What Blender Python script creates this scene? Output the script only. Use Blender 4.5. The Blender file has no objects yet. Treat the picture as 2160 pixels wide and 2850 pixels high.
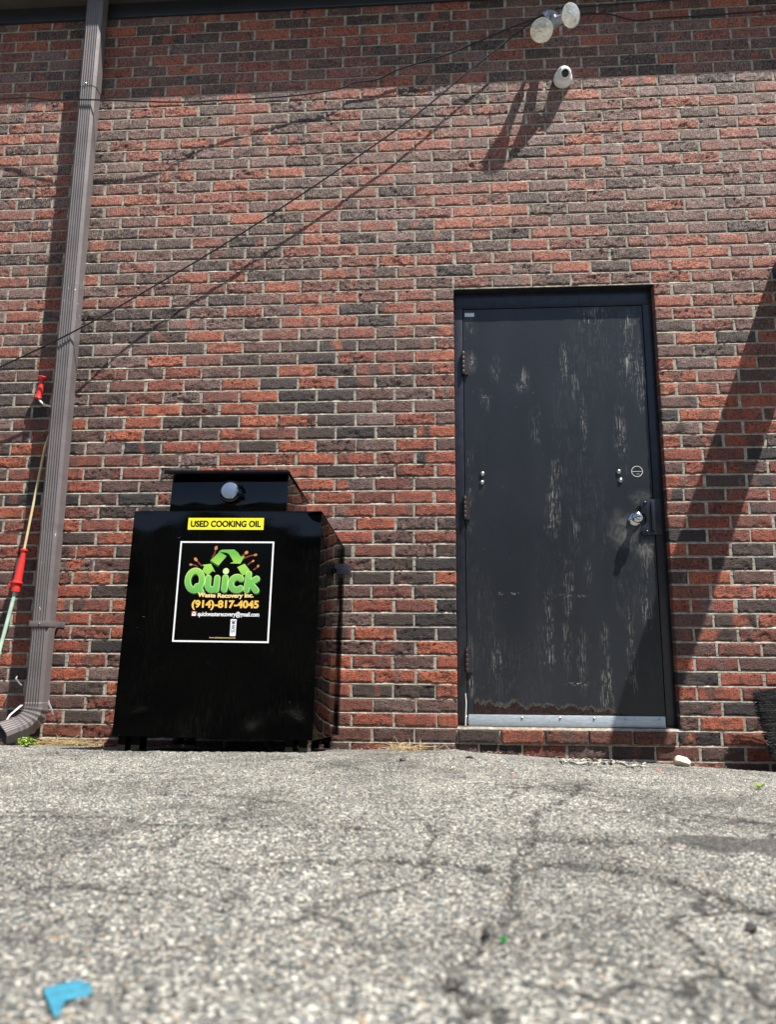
import bpy, bmesh, math, random
import numpy as np
from mathutils import Vector, Matrix
random.seed(7); RNG = np.random.default_rng(11)
SC = bpy.context.scene
COL = SC.collection

# ------------------------------------------------------------------ camera, world, sun, exposure
F_PX, IW, IH = 2200.0, 2160.0, 2850.0
CAM = Vector((-0.06276, -3.86862, 0.43277))
C_RIGHT = Vector((0.99757457, 0.06930515, 0.00646248))
C_UP = Vector((0.00670587, -0.188104, 0.98212622))
C_FWD = Vector((-0.06928202, 0.97970081, 0.18811252))
cd = bpy.data.cameras.new('camera'); cam = bpy.data.objects.new('camera', cd); COL.objects.link(cam)
cam.matrix_world = Matrix((
    (C_RIGHT.x, C_UP.x, -C_FWD.x, CAM.x), (C_RIGHT.y, C_UP.y, -C_FWD.y, CAM.y),
    (C_RIGHT.z, C_UP.z, -C_FWD.z, CAM.z), (0, 0, 0, 1)))
cd.sensor_fit = 'VERTICAL'; cd.sensor_height = 36.0; cd.sensor_width = 36.0
cd.lens = F_PX / IH * 36.0
cd.clip_start = 0.02; cd.clip_end = 500
cd.dof.use_dof = True; cd.dof.focus_distance = 3.7; cd.dof.aperture_fstop = 3.8
SC.camera = cam
SUN_DIR = Vector((1.35, -1.0, 3.4)).normalized()          # towards the sun
SUN_EL = math.asin(SUN_DIR.z); SUN_AZ = math.atan2(SUN_DIR.x, SUN_DIR.y)
wd = bpy.data.worlds.new('World'); SC.world = wd; wd.use_nodes = True
wn = wd.node_tree.nodes; wl = wd.node_tree.links
sky = wn.new('ShaderNodeTexSky'); sky.sky_type = 'NISHITA'; sky.sun_disc = False
sky.sun_elevation = SUN_EL; sky.sun_rotation = SUN_AZ
wl.new(sky.outputs[0], wn['Background'].inputs[0]); wn['Background'].inputs[1].default_value = 0.065
sd = bpy.data.lights.new('sun', 'SUN'); sd.energy = 5.0; sd.angle = math.radians(0.53); sd.color = (1, 0.955, 0.88)
sun = bpy.data.objects.new('sun', sd); COL.objects.link(sun)
sun.rotation_euler = SUN_DIR.to_track_quat('Z', 'Y').to_euler(); sun.location = (6, -5, 12)
SC.view_settings.view_transform = 'Standard'; SC.view_settings.look = 'None'
SC.view_settings.gamma = 1; SC.view_settings.use_curve_mapping = False
SC.view_settings.exposure = 1.08

# ------------------------------------------------------------------ helpers
def ray(px, py):
    return C_RIGHT * ((px - IW / 2) / F_PX) + C_UP * (-(py - IH / 2) / F_PX) + C_FWD
def W(px, py, Y=0.0):                     # point of the photograph on the plane y = Y (wall face is y = 0)
    d = ray(px, py); t = (Y - CAM.y) / d.y
    return CAM + d * t
def link(name, me, mat=None, parent=None, smooth=False):
    o = bpy.data.objects.new(name, me); COL.objects.link(o)
    if mat: me.materials.append(mat)
    if parent: o.parent = parent
    if smooth:
        me.polygons.foreach_set('use_smooth', [True] * len(me.polygons))
    return o
def thing(name, label, cat, loc=(0, 0, 0), group=None):
    o = bpy.data.objects.new(name, None); COL.objects.link(o); o.location = loc
    o.empty_display_size = 0.1
    return tag(o, label, cat, group)
def tag(o, label, cat, group=None, kind=None):
    o['label'] = label; o['category'] = cat
    if group: o['group'] = group
    if kind: o['kind'] = kind
    return o
class MB:
    """collects verts / faces; build() links them as ONE mesh object (world coords, kept under the parent)"""
    def __init__(s): s.v = []; s.f = []
    def add(s, vs, fs):
        b = len(s.v); s.v += [tuple(v) for v in vs]; s.f += [tuple(i + b for i in f) for f in fs]
    def box(s, a, b, M=None):
        x0, y0, z0 = a; x1, y1, z1 = b
        vs = [Vector(p) for p in ((x0,y0,z0),(x1,y0,z0),(x1,y1,z0),(x0,y1,z0),(x0,y0,z1),(x1,y0,z1),(x1,y1,z1),(x0,y1,z1))]
        if M: vs = [M @ v for v in vs]
        s.add(vs, [(0,3,2,1),(4,5,6,7),(0,1,5,4),(1,2,6,5),(2,3,7,6),(3,0,4,7)])
    def tube(s, pts, r, n=8, cap=True, up=None):
        pts = [Vector(p) for p in pts]; N = len(pts); rs = r if isinstance(r, (list, tuple)) else [r] * N
        vs = []; prev = None
        for i, p in enumerate(pts):
            t = (pts[min(i + 1, N - 1)] - pts[max(i - 1, 0)]).normalized()
            if prev is None:
                a = Vector((0, 0, 1)) if abs(t.z) < .9 else Vector((1, 0, 0))
                u = t.cross(a).normalized()
            else:
                u = (prev - t * prev.dot(t)).normalized()
            prev = u; w = t.cross(u)
            for k in range(n):
                an = 2 * math.pi * k / n
                vs.append(p + (u * math.cos(an) + w * math.sin(an)) * rs[i])
        fs = [(i*n+k, i*n+(k+1) % n, (i+1)*n+(k+1) % n, (i+1)*n+k) for i in range(N-1) for k in range(n)]
        if cap: fs += [tuple(range(n-1, -1, -1)), tuple((N-1)*n+k for k in range(n))]
        s.add(vs, fs)
    def lathe(s, prof, org, axis, n=28):   # prof: (radius, distance along axis)
        axis = Vector(axis).normalized(); a = Vector((0, 0, 1)) if abs(axis.z) < .9 else Vector((1, 0, 0))
        u = axis.cross(a).normalized(); w = axis.cross(u); org = Vector(org); vs = []
        for r, h in prof:
            for k in range(n):
                an = 2 * math.pi * k / n; vs.append(org + axis * h + (u * math.cos(an) + w * math.sin(an)) * max(r, 1e-5))
        m = len(prof)
        fs = [(i*n+k, (i+1)*n+k, (i+1)*n+(k+1) % n, i*n+(k+1) % n) for i in range(m-1) for k in range(n)]
        fs += [tuple(range(n)), tuple((m-1)*n+k for k in range(n-1, -1, -1))]
        s.add(vs, fs)
    def prism(s, poly, h, M):              # 2D polygon in local xy, extruded along local z by h, placed by M
        n = len(poly)
        vs = [M @ Vector((x, y, 0)) for x, y in poly] + [M @ Vector((x, y, h)) for x, y in poly]
        s.add(vs, [tuple(range(n-1, -1, -1)), tuple(range(n, 2*n))] + [(i, (i+1) % n, n+(i+1) % n, n+i) for i in range(n)])
    def build(s, name, mat, parent=None, smooth=False, bevel=0, ang=35, M=None):
        me = bpy.data.meshes.new(name)
        if M: s.v = [tuple(M @ Vector(v)) for v in s.v]
        if parent:
            inv = parent.matrix_basis.inverted() if parent.parent is None else (parent.parent.matrix_basis @ parent.matrix_basis).inverted()
            s.v = [tuple(inv @ Vector(v)) for v in s.v]
        me.from_pydata(s.v, [], s.f); me.update()
        bm = bmesh.new(); bm.from_mesh(me)
        bmesh.ops.recalc_face_normals(bm, faces=bm.faces)
        if bevel:
            es = [e for e in bm.edges if len(e.link_faces) == 2 and e.calc_face_angle(0) > math.radians(30)]
            bmesh.ops.bevel(bm, geom=es, offset=bevel, segments=2, affect='EDGES', profile=.6)
        bm.to_mesh(me); bm.free()
        o = link(name, me, mat, parent)
        if smooth or bevel:
            for p in me.polygons: p.use_smooth = True
            me.set_sharp_from_angle(angle=math.radians(ang))
        return o

# value noise in numpy -------------------------------------------------
def _h(ix, iy, s):
    n = (ix.astype(np.int64) * 374761393 + iy.astype(np.int64) * 668265263 + s * 1274126177) & 0xFFFFFFFF
    n = ((n ^ (n >> 13)) * 1274126177) & 0xFFFFFFFF
    n = ((n ^ (n >> 16)) * 2246822519) & 0xFFFFFFFF
    return ((n ^ (n >> 15)) & 0xFFFFFF) / float(0xFFFFFF)
def vnoise(x, y, s=0):
    ix = np.floor(x); iy = np.floor(y); fx = x - ix; fy = y - iy
    fx = fx * fx * (3 - 2 * fx); fy = fy * fy * (3 - 2 * fy)
    a = _h(ix, iy, s); b = _h(ix + 1, iy, s); c = _h(ix, iy + 1, s); d = _h(ix + 1, iy + 1, s)
    return (a * (1 - fx) + b * fx) * (1 - fy) + (c * (1 - fx) + d * fx) * fy
def fbm(x, y, s=0, o=3):
    r = 0; a = .5
    for i in range(o):
        r = r + a * vnoise(x * 2**i, y * 2**i, s + i); a *= .5
    return r / (1 - .5**o)
def grid_mesh(name, P, attr=None, extra=None):
    """P: (nr, nc, 3) array -> quad grid mesh"""
    nr, nc = P.shape[:2]
    idx = np.arange(nr * nc).reshape(nr, nc)
    q = np.stack([idx[:-1, :-1], idx[:-1, 1:], idx[1:, 1:], idx[1:, :-1]], -1).reshape(-1, 4)
    return mesh_np(name, P.reshape(-1, 3), q, attr)
def mesh_np(name, V, Q, attr=None):
    me = bpy.data.meshes.new(name)
    me.vertices.add(len(V)); me.vertices.foreach_set('co', np.asarray(V, np.float32).ravel())
    me.loops.add(len(Q) * 4); me.loops.foreach_set('vertex_index', np.asarray(Q, np.int32).ravel())
    me.polygons.add(len(Q)); me.polygons.foreach_set('loop_start', np.arange(0, len(Q) * 4, 4, dtype=np.int32))
    me.update(calc_edges=True)
    if attr:
        for k, a in attr.items():
            at = me.color_attributes.new(k, 'FLOAT_COLOR', 'POINT')
            c = np.ones((len(V), 4), np.float32); c[:, :a.shape[1]] = a
            at.data.foreach_set('color', c.ravel())
    me.validate()
    return me

# ------------------------------------------------------------------ materials
class NT:
    def __init__(s, name):
        s.m = bpy.data.materials.new(name); s.m.use_nodes = True; s.t = s.m.node_tree
        s.b = s.t.nodes['Principled BSDF']; s.o = s.t.nodes['Material Output']
    def n(s, typ, **kw):
        nd = s.t.nodes.new(typ)
        for k, v in kw.items():
            if k.startswith('i_'):
                key = k[2:]; key = int(key) if key.isdigit() else key.replace('_', ' ')
                nd.inputs[key].default_value = v
            else: setattr(nd, k, v)
        return nd
    def l(s, a, b): s.t.links.new(a, b)
    def obj(s, scale=None):
        c = s.n('ShaderNodeTexCoord').outputs['Object']
        if scale:
            mp = s.n('ShaderNodeMapping'); mp.inputs['Scale'].default_value = scale
            s.l(c, mp.inputs['Vector']); c = mp.outputs[0]
        return c
    def noise(s, scale, detail=4, rough=.55, vec=None, dist=0):
        nd = s.n('ShaderNodeTexNoise'); nd.inputs['Scale'].default_value = scale; nd.inputs['Detail'].default_value = detail
        nd.inputs['Roughness'].default_value = rough; nd.inputs['Distortion'].default_value = dist
        if vec is not None: s.l(vec, nd.inputs['Vector'])
        return nd.outputs['Fac']
    def ramp(s, fac, stops, mode='LINEAR'):
        r = s.n('ShaderNodeValToRGB'); r.color_ramp.interpolation = mode
        el = r.color_ramp.elements
        while len(el) < len(stops): el.new(.5)
        for e, (p, c) in zip(el, stops):
            e.position = p; e.color = (c, c, c, 1) if isinstance(c, (int, float)) else (*c, 1)
        s.l(fac, r.inputs[0]); return r.outputs[0]
    def mix(s, fac, a, b, mode='MIX'):
        m = s.n('ShaderNodeMix', data_type='RGBA', blend_type=mode)
        for sock, v in ((m.inputs[0], fac), (m.inputs[6], a), (m.inputs[7], b)):
            if isinstance(v, bpy.types.NodeSocket): s.l(v, sock)
            elif isinstance(v, (int, float)): sock.default_value = v
            else: sock.default_value = (*v, 1)
        return m.outputs[2]
    def math(s, op, a, b=None, clamp=False):
        m = s.n('ShaderNodeMath', operation=op, use_clamp=clamp)
        for sock, v in ((m.inputs[0], a), (m.inputs[1], b)):
            if v is None: continue
            if isinstance(v, bpy.types.NodeSocket): s.l(v, sock)
            else: sock.default_value = v
        return m.outputs[0]
    def attr(s, name):
        return s.n('ShaderNodeAttribute', attribute_name=name)
    def bump(s, h, strength=.5, dist=.01, normal=None):
        b = s.n('ShaderNodeBump'); b.inputs['Strength'].default_value = strength; b.inputs['Distance'].default_value = dist
        s.l(h, b.inputs['Height'])
        if normal is not None: s.l(normal, b.inputs['Normal'])
        return b.outputs[0]
    def done(s, col=None, rough=None, normal=None, metal=None, spec=None, coat=None, coat_r=None):
        for k, v in (('Base Color', col), ('Roughness', rough), ('Normal', normal), ('Metallic', metal), ('Specular IOR Level', spec), ('Coat Weight', coat), ('Coat Roughness', coat_r)):
            if v is None: continue
            if isinstance(v, bpy.types.NodeSocket): s.l(v, s.b.inputs[k])
            elif k == 'Base Color': s.b.inputs[k].default_value = (*v, 1)
            else: s.b.inputs[k].default_value = v
        return s.m
def simple(name, col, rough=.5, metal=0, var=.25, scale=40, bump=0., spec=.5, coat=0):
    t = NT(name); nz = t.noise(scale, 5, .6, t.obj())
    f = t.ramp(nz, [(.3, 1 - var), (.7, 1 + var * .6)])
    c = t.mix(1.0, col, f, 'MULTIPLY')
    nm = t.bump(nz, bump, .003) if bump else None
    return t.done(c, rough, nm, metal, spec, coat)

def mat_brick():
    t = NT('brick'); a = t.attr('brickcol'); o = t.obj()
    fine = t.noise(230, 5, .65, t.obj((1, 1, .8)))
    vert = t.noise(60, 4, .6, t.obj((3.2, 1, .35)))
    horiz = t.noise(75, 5, .65, t.obj((.6, 1, 1.9)), .6)
    c = t.mix(1, a.outputs['Color'], t.ramp(fine, [(.3, .6), (.55, 1.05), (.75, 1.45)]), 'MULTIPLY')
    c = t.mix(1, c, t.ramp(vert, [(.33, .7), (.55, 1.0), (.72, 1.15)]), 'MULTIPLY')
    # pale sun sheen painted into the colour in blotches, strongest on upper courses
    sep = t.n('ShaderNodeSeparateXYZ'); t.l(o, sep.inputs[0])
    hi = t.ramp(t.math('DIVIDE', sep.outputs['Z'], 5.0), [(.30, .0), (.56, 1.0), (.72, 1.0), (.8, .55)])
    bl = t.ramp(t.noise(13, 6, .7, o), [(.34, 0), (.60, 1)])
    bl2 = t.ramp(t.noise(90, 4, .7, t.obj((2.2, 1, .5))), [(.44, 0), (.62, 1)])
    sun_sheen = t.math('MULTIPLY', t.math('MULTIPLY', hi, t.math('ADD', t.math('MULTIPLY', bl, .55), .45)), t.math('MULTIPLY', bl2, .66))
    c = t.mix(sun_sheen, c, (.54, .38, .33))
    pt = t.math('MAXIMUM', t.ramp(t.noise(190, 3, .65, t.obj((.7, 1, 1.3))), [(.30, .9), (.43, 0)]), t.ramp(t.noise(95, 4, .7, t.obj((.75, 1, 1.35))), [(.39, .85), (.47, 0)]))
    c = t.mix(pt, c, (.030, .022, .020))
    sp = t.ramp(t.noise(420, 2, .5, o), [(.71, 0), (.78, .5)])
    c = t.mix(sp, c, (.55, .5, .45))
    h = t.math('ADD', t.math('MULTIPLY', fine, .45), t.math('ADD', t.math('MULTIPLY', horiz, .7), t.math('MULTIPLY', vert, .35)))
    pits = t.ramp(t.noise(95, 4, .7, t.obj((.75, 1, 1.35))), [(.34, 0), (.47, 1)])
    h = t.math('ADD', h, t.math('MULTIPLY', pits, .6))
    rg = t.attr('rough')
    b = t.n('ShaderNodeBump'); b.inputs['Distance'].default_value = .0085; t.l(h, b.inputs['Height'])
    t.l(rg.outputs['Fac'], b.inputs['Strength'])
    return t.done(c, .68, b.outputs[0], spec=.3)
def mat_mortar():
    t = NT('mortar'); o = t.obj()
    n1 = t.noise(35, 5, .65, o); n2 = t.noise(300, 4, .6, o)
    c = t.ramp(n1, [(.25, (.19, .172, .14)), (.5, (.33, .305, .25)), (.75, (.56, .525, .45))])
    c = t.mix(1, c, t.ramp(n2, [(.3, .75), (.6, 1.1)]), 'MULTIPLY')
    return t.done(c, .9, t.bump(n2, .5, .003), spec=.2)
def mat_asphalt():
    t = NT('asphalt'); o = t.obj()
    def vor(sc, feat='F1', vec=o):
        v = t.n('ShaderNodeTexVoronoi', feature=feat); v.inputs['Scale'].default_value = sc; t.l(vec, v.inputs['Vector']); return v
    dn = t.n('ShaderNodeTexNoise'); dn.inputs['Scale'].default_value = 60; dn.inputs['Detail'].default_value = 3; t.l(o, dn.inputs['Vector'])
    ds = t.n('ShaderNodeVectorMath', operation='SCALE'); t.l(dn.outputs['Color'], ds.inputs[0]); ds.inputs['Scale'].default_value = .008
    wv = t.n('ShaderNodeVectorMath', operation='ADD'); t.l(o, wv.inputs[0]); t.l(ds.outputs[0], wv.inputs[1]); wv = wv.outputs[0]
    va = vor(215, vec=wv); vb = vor(420, vec=wv)
    sa = t.n('ShaderNodeSeparateColor'); t.l(va.outputs['Color'], sa.inputs[0])
    sb = t.n('ShaderNodeSeparateColor'); t.l(vb.outputs['Color'], sb.inputs[0])
    pal = [(0, (.045, .045, .043)), (.17, (.10, .10, .095)), (.34, (.19, .186, .168)), (.45, (.135, .146, .148)), (.54, (.35, .34, .295)), (.66, (.50, .485, .415)),
           (.79, (.23, .23, .22)), (.86, (.66, .64, .55)), (.955, (.40, .27, .15)), (.975, (.13, .16, .17))]
    ca = t.ramp(sa.outputs[0], pal, 'CONSTANT'); cb = t.ramp(sb.outputs[1], pal, 'CONSTANT')
    c = t.mix(t.ramp(sa.outputs[2], [(.66, 0), (.68, 1)]), ca, cb)
    # binder showing between the stones
    ea = t.ramp(va.outputs['Distance'], [(.0, 0), (.62, 0), (.80, 1)])
    c = t.mix(t.math('MULTIPLY', ea, .9), c, (.07, .068, .062))
    worn = t.noise(2.2, 6, .62, o); worn2 = t.noise(9, 5, .6, o)
    c = t.mix(1, c, t.ramp(worn, [(.33, .52), (.5, .92), (.68, 1.12)]), 'MULTIPLY')
    c = t.mix(1, c, t.ramp(worn2, [(.3, .80), (.55, 1.05)]), 'MULTIPLY')
    # cracks
    cn = t.n('ShaderNodeTexNoise'); cn.inputs['Scale'].default_value = 5; cn.inputs['Detail'].default_value = 6; t.l(o, cn.inputs['Vector'])
    cs = t.n('ShaderNodeVectorMath', operation='SCALE'); t.l(cn.outputs['Color'], cs.inputs[0]); cs.inputs['Scale'].default_value = .35
    cv = t.n('ShaderNodeVectorMath', operation='ADD'); t.l(o, cv.inputs[0]); t.l(cs.outputs[0], cv.inputs[1])
    vc = vor(1.7, 'DISTANCE_TO_EDGE', cv.outputs[0])
    cr = t.ramp(vc.outputs['Distance'], [(.0, 1), (.005, .7), (.012, 0)])
    cmask = t.ramp(t.noise(1.3, 3, .5, o), [(.44, 0), (.56, 1)])
    crk = t.math('MULTIPLY', cr, cmask)
    halo = t.math('MULTIPLY', t.ramp(vc.outputs['Distance'], [(0, .3), (.04, 0)]), cmask)
    c = t.mix(halo, c, (.10, .096, .088))
    c = t.mix(t.math('MULTIPLY', crk, .85), c, (.022, .02, .018))
    ck = t.attr('crack'); cke = t.math('MULTIPLY', ck.outputs['Fac'], t.ramp(t.noise(40, 4, .7, o), [(.3, .35), (.5, 1)])); c = t.mix(cke, c, (.014, .012, .011))
    a = t.attr('tar'); c = t.mix(a.outputs['Fac'], c, t.mix(.78, c, (.045, .043, .042)))
    h = t.math('SUBTRACT', t.math('ADD', t.math('MULTIPLY', va.outputs['Distance'], -1.0), t.math('MULTIPLY', vb.outputs['Distance'], -.6)), t.math('MULTIPLY', crk, 1.5))
    return t.done(c, .72, t.bump(h, .75, .007), spec=.35)
def mat_black_gloss(nm='black_gloss_paint', ior=1.5, wave=.35):
    t = NT(nm); t.b.inputs['IOR'].default_value = ior; o = t.obj()
    dent = t.noise(3.0, 2, .4, o); peel = t.noise(160, 2, .5, o)
    sp = t.math('MAXIMUM', t.ramp(t.noise(55, 4, .7, o), [(.735, 0), (.755, 1)]), t.ramp(t.noise(130, 2, .5, t.obj((.25, 1, 1.8)), .4), [(.775, 0), (.79, .7)]))
    dirt = t.math('MULTIPLY', t.ramp(t.noise(5, 6, .7, o), [(.45, 0), (.8, 1)]), t.ramp(t.noise(160, 3, .6, t.obj((1, 1, .12))), [(.45, 0), (.7, 1)]))
    c = t.mix(t.math('MULTIPLY', dirt, .035), (.0009, .0009, .0011), (.16, .15, .13))
    c = t.mix(sp, c, (.14, .13, .12))
    dust = t.ramp(t.noise(6, 5, .65, o), [(.45, .04), (.8, .12)])
    n = t.bump(dent, wave, .02, t.bump(peel, .02, .002))
    return t.done(c, t.math('ADD', dust, t.math('MULTIPLY', dirt, .10)), n, spec=.5)
def mat_door():
    t = NT('door_paint'); o = t.obj()
    w = t.attr('wear'); sepc = t.n('ShaderNodeSeparateColor'); t.l(w.outputs['Color'], sepc.inputs[0])
    st = t.noise(210, 2, .5, t.obj((1.2, 1, .045)), .25); st2 = t.noise(420, 2, .5, t.obj((1.0, 1, .06)), .15)
    brk = t.noise(30, 4, .7, o)
    s1 = t.math('MAXIMUM', t.ramp(st, [(.60, 0), (.635, 1)]), t.ramp(st2, [(.60, 0), (.635, .9)]))
    s1 = t.math('MULTIPLY', s1, t.ramp(brk, [(.40, 0), (.52, 1)]))
    s2 = t.math('MULTIPLY', t.ramp(t.noise(75, 4, .7, t.obj((1, 1, 1.6))), [(.56, 0), (.60, 1)]), sepc.outputs[2])
    fac = t.math('MAXIMUM', t.math('MULTIPLY', s1, sepc.outputs[0], True), s2)
    base = t.mix(t.ramp(t.noise(5, 5, .6, t.obj((1, 1, .4))), [(.35, 0), (.7, 1)]), (.0125, .0148, .0195), (.0185, .0215, .0275))
    spk = t.ramp(t.noise(95, 3, .6, o), [(.72, 0), (.76, .7)])
    base = t.mix(spk, base, (.20, .19, .17))
    dn = t.math('MULTIPLY', sepc.outputs[1], t.ramp(t.noise(14, 5, .6, o, 1.5), [(.38, 0), (.66, 1)]))
    base = t.mix(t.math('MULTIPLY', dn, .55), base, (.17, .168, .158))
    c = t.mix(fac, base, (.40, .385, .35))
    nm = t.bump(t.noise(2.2, 2, .4, o), .18, .02, t.bump(t.noise(220, 3, .6, o), .08, .002))
    return t.done(c, .30, nm, spec=.5)
M = {}
def mats():
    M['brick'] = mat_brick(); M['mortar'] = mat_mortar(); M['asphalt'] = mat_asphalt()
    M['gloss'] = mat_black_gloss(); M['gloss2'] = mat_black_gloss('weathered_black_paint', 1.07, .7); M['door'] = mat_door()
    M['frame'] = simple('door_frame_paint', (.016, .018, .027), .3, var=.5, scale=25, bump=.1)
    t = NT('downspout_paint'); o = t.obj()
    zz = t.n('ShaderNodeSeparateXYZ'); t.l(o, zz.inputs[0])
    bandz = t.math('MULTIPLY', t.ramp(t.math('DIVIDE', zz.outputs['Z'], 4.0), [(.525, 0), (.545, 1), (.595, 1), (.61, 0)]), t.ramp(t.noise(55, 3, .6, t.obj((1.2, 1, .5))), [(.655, 0), (.69, .8)]))
    chips = t.math('MAXIMUM', bandz, t.math('MULTIPLY', t.ramp(t.noise(70, 3, .6, t.obj((1, 1, .35))), [(.70, 0), (.73, 1)]), t.ramp(t.noise(3.5, 2, .5, o), [(.50, 0), (.58, 1)])))
    dirt = t.ramp(t.noise(4, 5, .65, o), [(.3, .75), (.7, 1.15)])
    c = t.mix(1, (.135, .120, .122), dirt, 'MULTIPLY'); c = t.mix(chips, c, (.62, .62, .62))
    M['pipe'] = t.done(c, .48, t.bump(t.noise(9, 3, .5, o), .25, .012), spec=.5)
    M['eave'] = simple('dark_eave_metal', (.020, .023, .030), .4, var=.2, scale=8)
    M['soffit'] = simple('brown_soffit', (.060, .050, .045), .6, var=.2, scale=12)
    M['cable'] = simple('black_cable', (.012, .012, .013), .5)
    M['cap'] = simple('brushed_cap', (.62, .68, .76), .34, 1, var=.1, scale=60)
    M['chrome'] = simple('chrome', (.62, .66, .70), .16, 1, var=.12, scale=60)
    M['steel'] = simple('worn_steel', (.50, .50, .50), .3, 1, var=.25, scale=90)
    t = NT('galvanised_strip'); o = t.obj((1, 1, 6)); nz = t.noise(40, 5, .65, o)
    M['galv'] = t.done(t.ramp(nz, [(.3, (.40, .47, .54)), (.7, (.62, .68, .74))]), t.ramp(nz, [(.3, .38), (.7, .55)]), None, .55)
    M['hinge'] = simple('painted_hinge', (.028, .021, .024), .4, var=.5, scale=60, bump=.2)
    M['rust'] = simple('rust', (.026, .015, .013), .9, var=.7, scale=70, bump=.8, spec=.2)
    M['ash'] = simple('corroded_edge', (.062, .058, .052), .9, var=.7, scale=120, bump=.8, spec=.2)
    M['yellow'] = simple('yellow_vinyl', (.86, .78, .02), .35, var=.04)
    M['ink'] = simple('black_ink', (.006, .006, .006), .4, var=.1)
    M['white'] = simple('white_print', (.80, .82, .83), .4, var=.05)
    M['sticker'] = simple('black_vinyl', (.001, .001, .001), .15, var=.1)
    M['gold'] = simple('gold_print', (.82, .50, .09), .4, var=.12, scale=90)
    M['cream'] = simple('pale_gold_print', (.88, .66, .28), .4, var=.12, scale=90)
    M['lime'] = simple('lime_print', (.56, .80, .30), .4, var=.1)
    t = NT('green_print'); g = t.n('ShaderNodeSeparateXYZ'); t.l(t.obj(), g.inputs[0])
    M['green'] = t.done(t.ramp(t.math('MULTIPLY', t.math('SUBTRACT', g.outputs['Z'], .52), 4.2, True), [(0, (.075, .36, .085)), (.35, (.16, .46, .075)), (.6, (.33, .60, .08)), (.8, (.13, .42, .06)), (1, (.20, .50, .07))]), .4)
    M['dgreen'] = simple('dark_green_print', (.020, .10, .025), .4, var=.2)
    M['splash'] = simple('amber_print', (.62, .26, .07), .4, var=.4, scale=80)
    M['wine'] = simple('brown_red_print', (.20, .035, .03), .4, var=.3, scale=80)
    M['red'] = simple('red_plastic', (.62, .035, .03), .38, var=.15, scale=50, bump=.1)
    M['shaft'] = simple('cream_fibreglass_shaft', (.62, .52, .30), .4, var=.2, scale=20)
    M['shaftg'] = simple('green_tinted_shaft', (.42, .58, .46), .35, var=.25, scale=20)
    M['crankw'] = simple('white_steel_rod', (.62, .62, .60), .35, var=.12)
    M['lampgrey'] = simple('grey_cast_fixture', (.34, .37, .40), .45, .2, var=.2, scale=50)
    M['lampwhite'] = simple('white_socket', (.70, .71, .71), .45, var=.08)
    t = NT('ribbed_lamp_glass'); o = t.obj()
    nz = t.noise(22, 2, .5, o)
    M['glass'] = t.done(t.ramp(nz, [(.3, (.66, .60, .48)), (.55, (.80, .76, .66)), (.72, (.92, .90, .86))]), .2, t.bump(t.noise(45, 3, .5, o), .6, .012), .55, spec=.6, coat=1.0, coat_r=.03)
    M['camwhite'] = simple('white_camera_shell', (.78, .79, .80), .3, var=.03)
    M['lens'] = simple('black_lens', (.004, .004, .005), .06, var=.1)
    M['bristle'] = simple('black_bristle', (.022, .022, .025), .25, var=.4, scale=200)
    M['straw'] = simple('dry_straw', (.48, .36, .18), .7, var=.5, scale=60)
    M['leaf'] = simple('weed_leaf', (.22, .34, .035), .5, var=.4, scale=90)
    M['twig'] = simple('twig', (.10, .07, .05), .8, var=.4)
    M['deadleaf'] = simple('dead_leaf', (.17, .09, .065), .8, var=.5, scale=50)
    M['stone'] = simple('pale_stone', (.52, .45, .33), .85, var=.35, scale=60, bump=.7)
    M['dstone'] = simple('dark_pebble', (.045, .038, .038), .7, var=.4, scale=80, bump=.5)
    M['blue'] = simple('blue_plastic', (.035, .20, .29), .6, var=.45, scale=60, bump=.1)
    M['gglass'] = simple('green_glass', (.01, .22, .04), .08, var=.3)
    M['foam'] = simple('dirty_white_foam', (.40, .38, .34), .85, var=.5, scale=70, bump=.5)
    M['bluemetal'] = simple('blue_painted_steel', (.010, .032, .085), .4, var=.3, scale=20)
    M['tape'] = simple('torn_white_tape', (.60, .59, .60), .6, var=.2)
    M['slabel'] = simple('pale_blue_label', (.55, .66, .72), .5, var=.1)
    M['backdrop'] = simple('dark_backdrop', (.020, .026, .014), .95, var=.6, scale=1.2, spec=.1)  # dark surface of the unseen slope added for reflections
mats()

# ------------------------------------------------------------------ ground
GX = np.array([-40, -2.23, -1.82, -.04, .46, .95, 1.235, 1.43, 2.2, 40.]); GZ = np.array([.04, .031, .027, .031, .006, -.015, -.034, -.043, -.05, -.05])
def gz(x, y):
    x = np.asarray(x, float); y = np.asarray(y, float)
    w = np.interp(x, GX, GZ); d = np.clip(-y, 0, None)
    rise = .078 * np.clip(d / .83, 0, 1); far = .02 * np.clip((d - .83) / 3, 0, 1)
    flat = np.clip((d - .2) / 1.5, 0, 1)
    und = (fbm(x * 2.2, y * 2.2, 5, 3) - .5) * .014 * np.clip(d / .5, 0, 1)
    return w * (1 - flat * .55) + rise + far - np.clip(y, 0, 1) * .03 + und
def G(px, py):
    d = ray(px, py); ts = np.linspace(.3, 4.4, 1400)
    xs = CAM.x + d.x * ts; ys = CAM.y + d.y * ts; zs = CAM.z + d.z * ts
    hit = np.nonzero((zs <= gz(xs, ys)) | (ys > 0))[0]
    t = ts[hit[0]] if len(hit) else ts[-1]
    return CAM + d * float(t)
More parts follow.
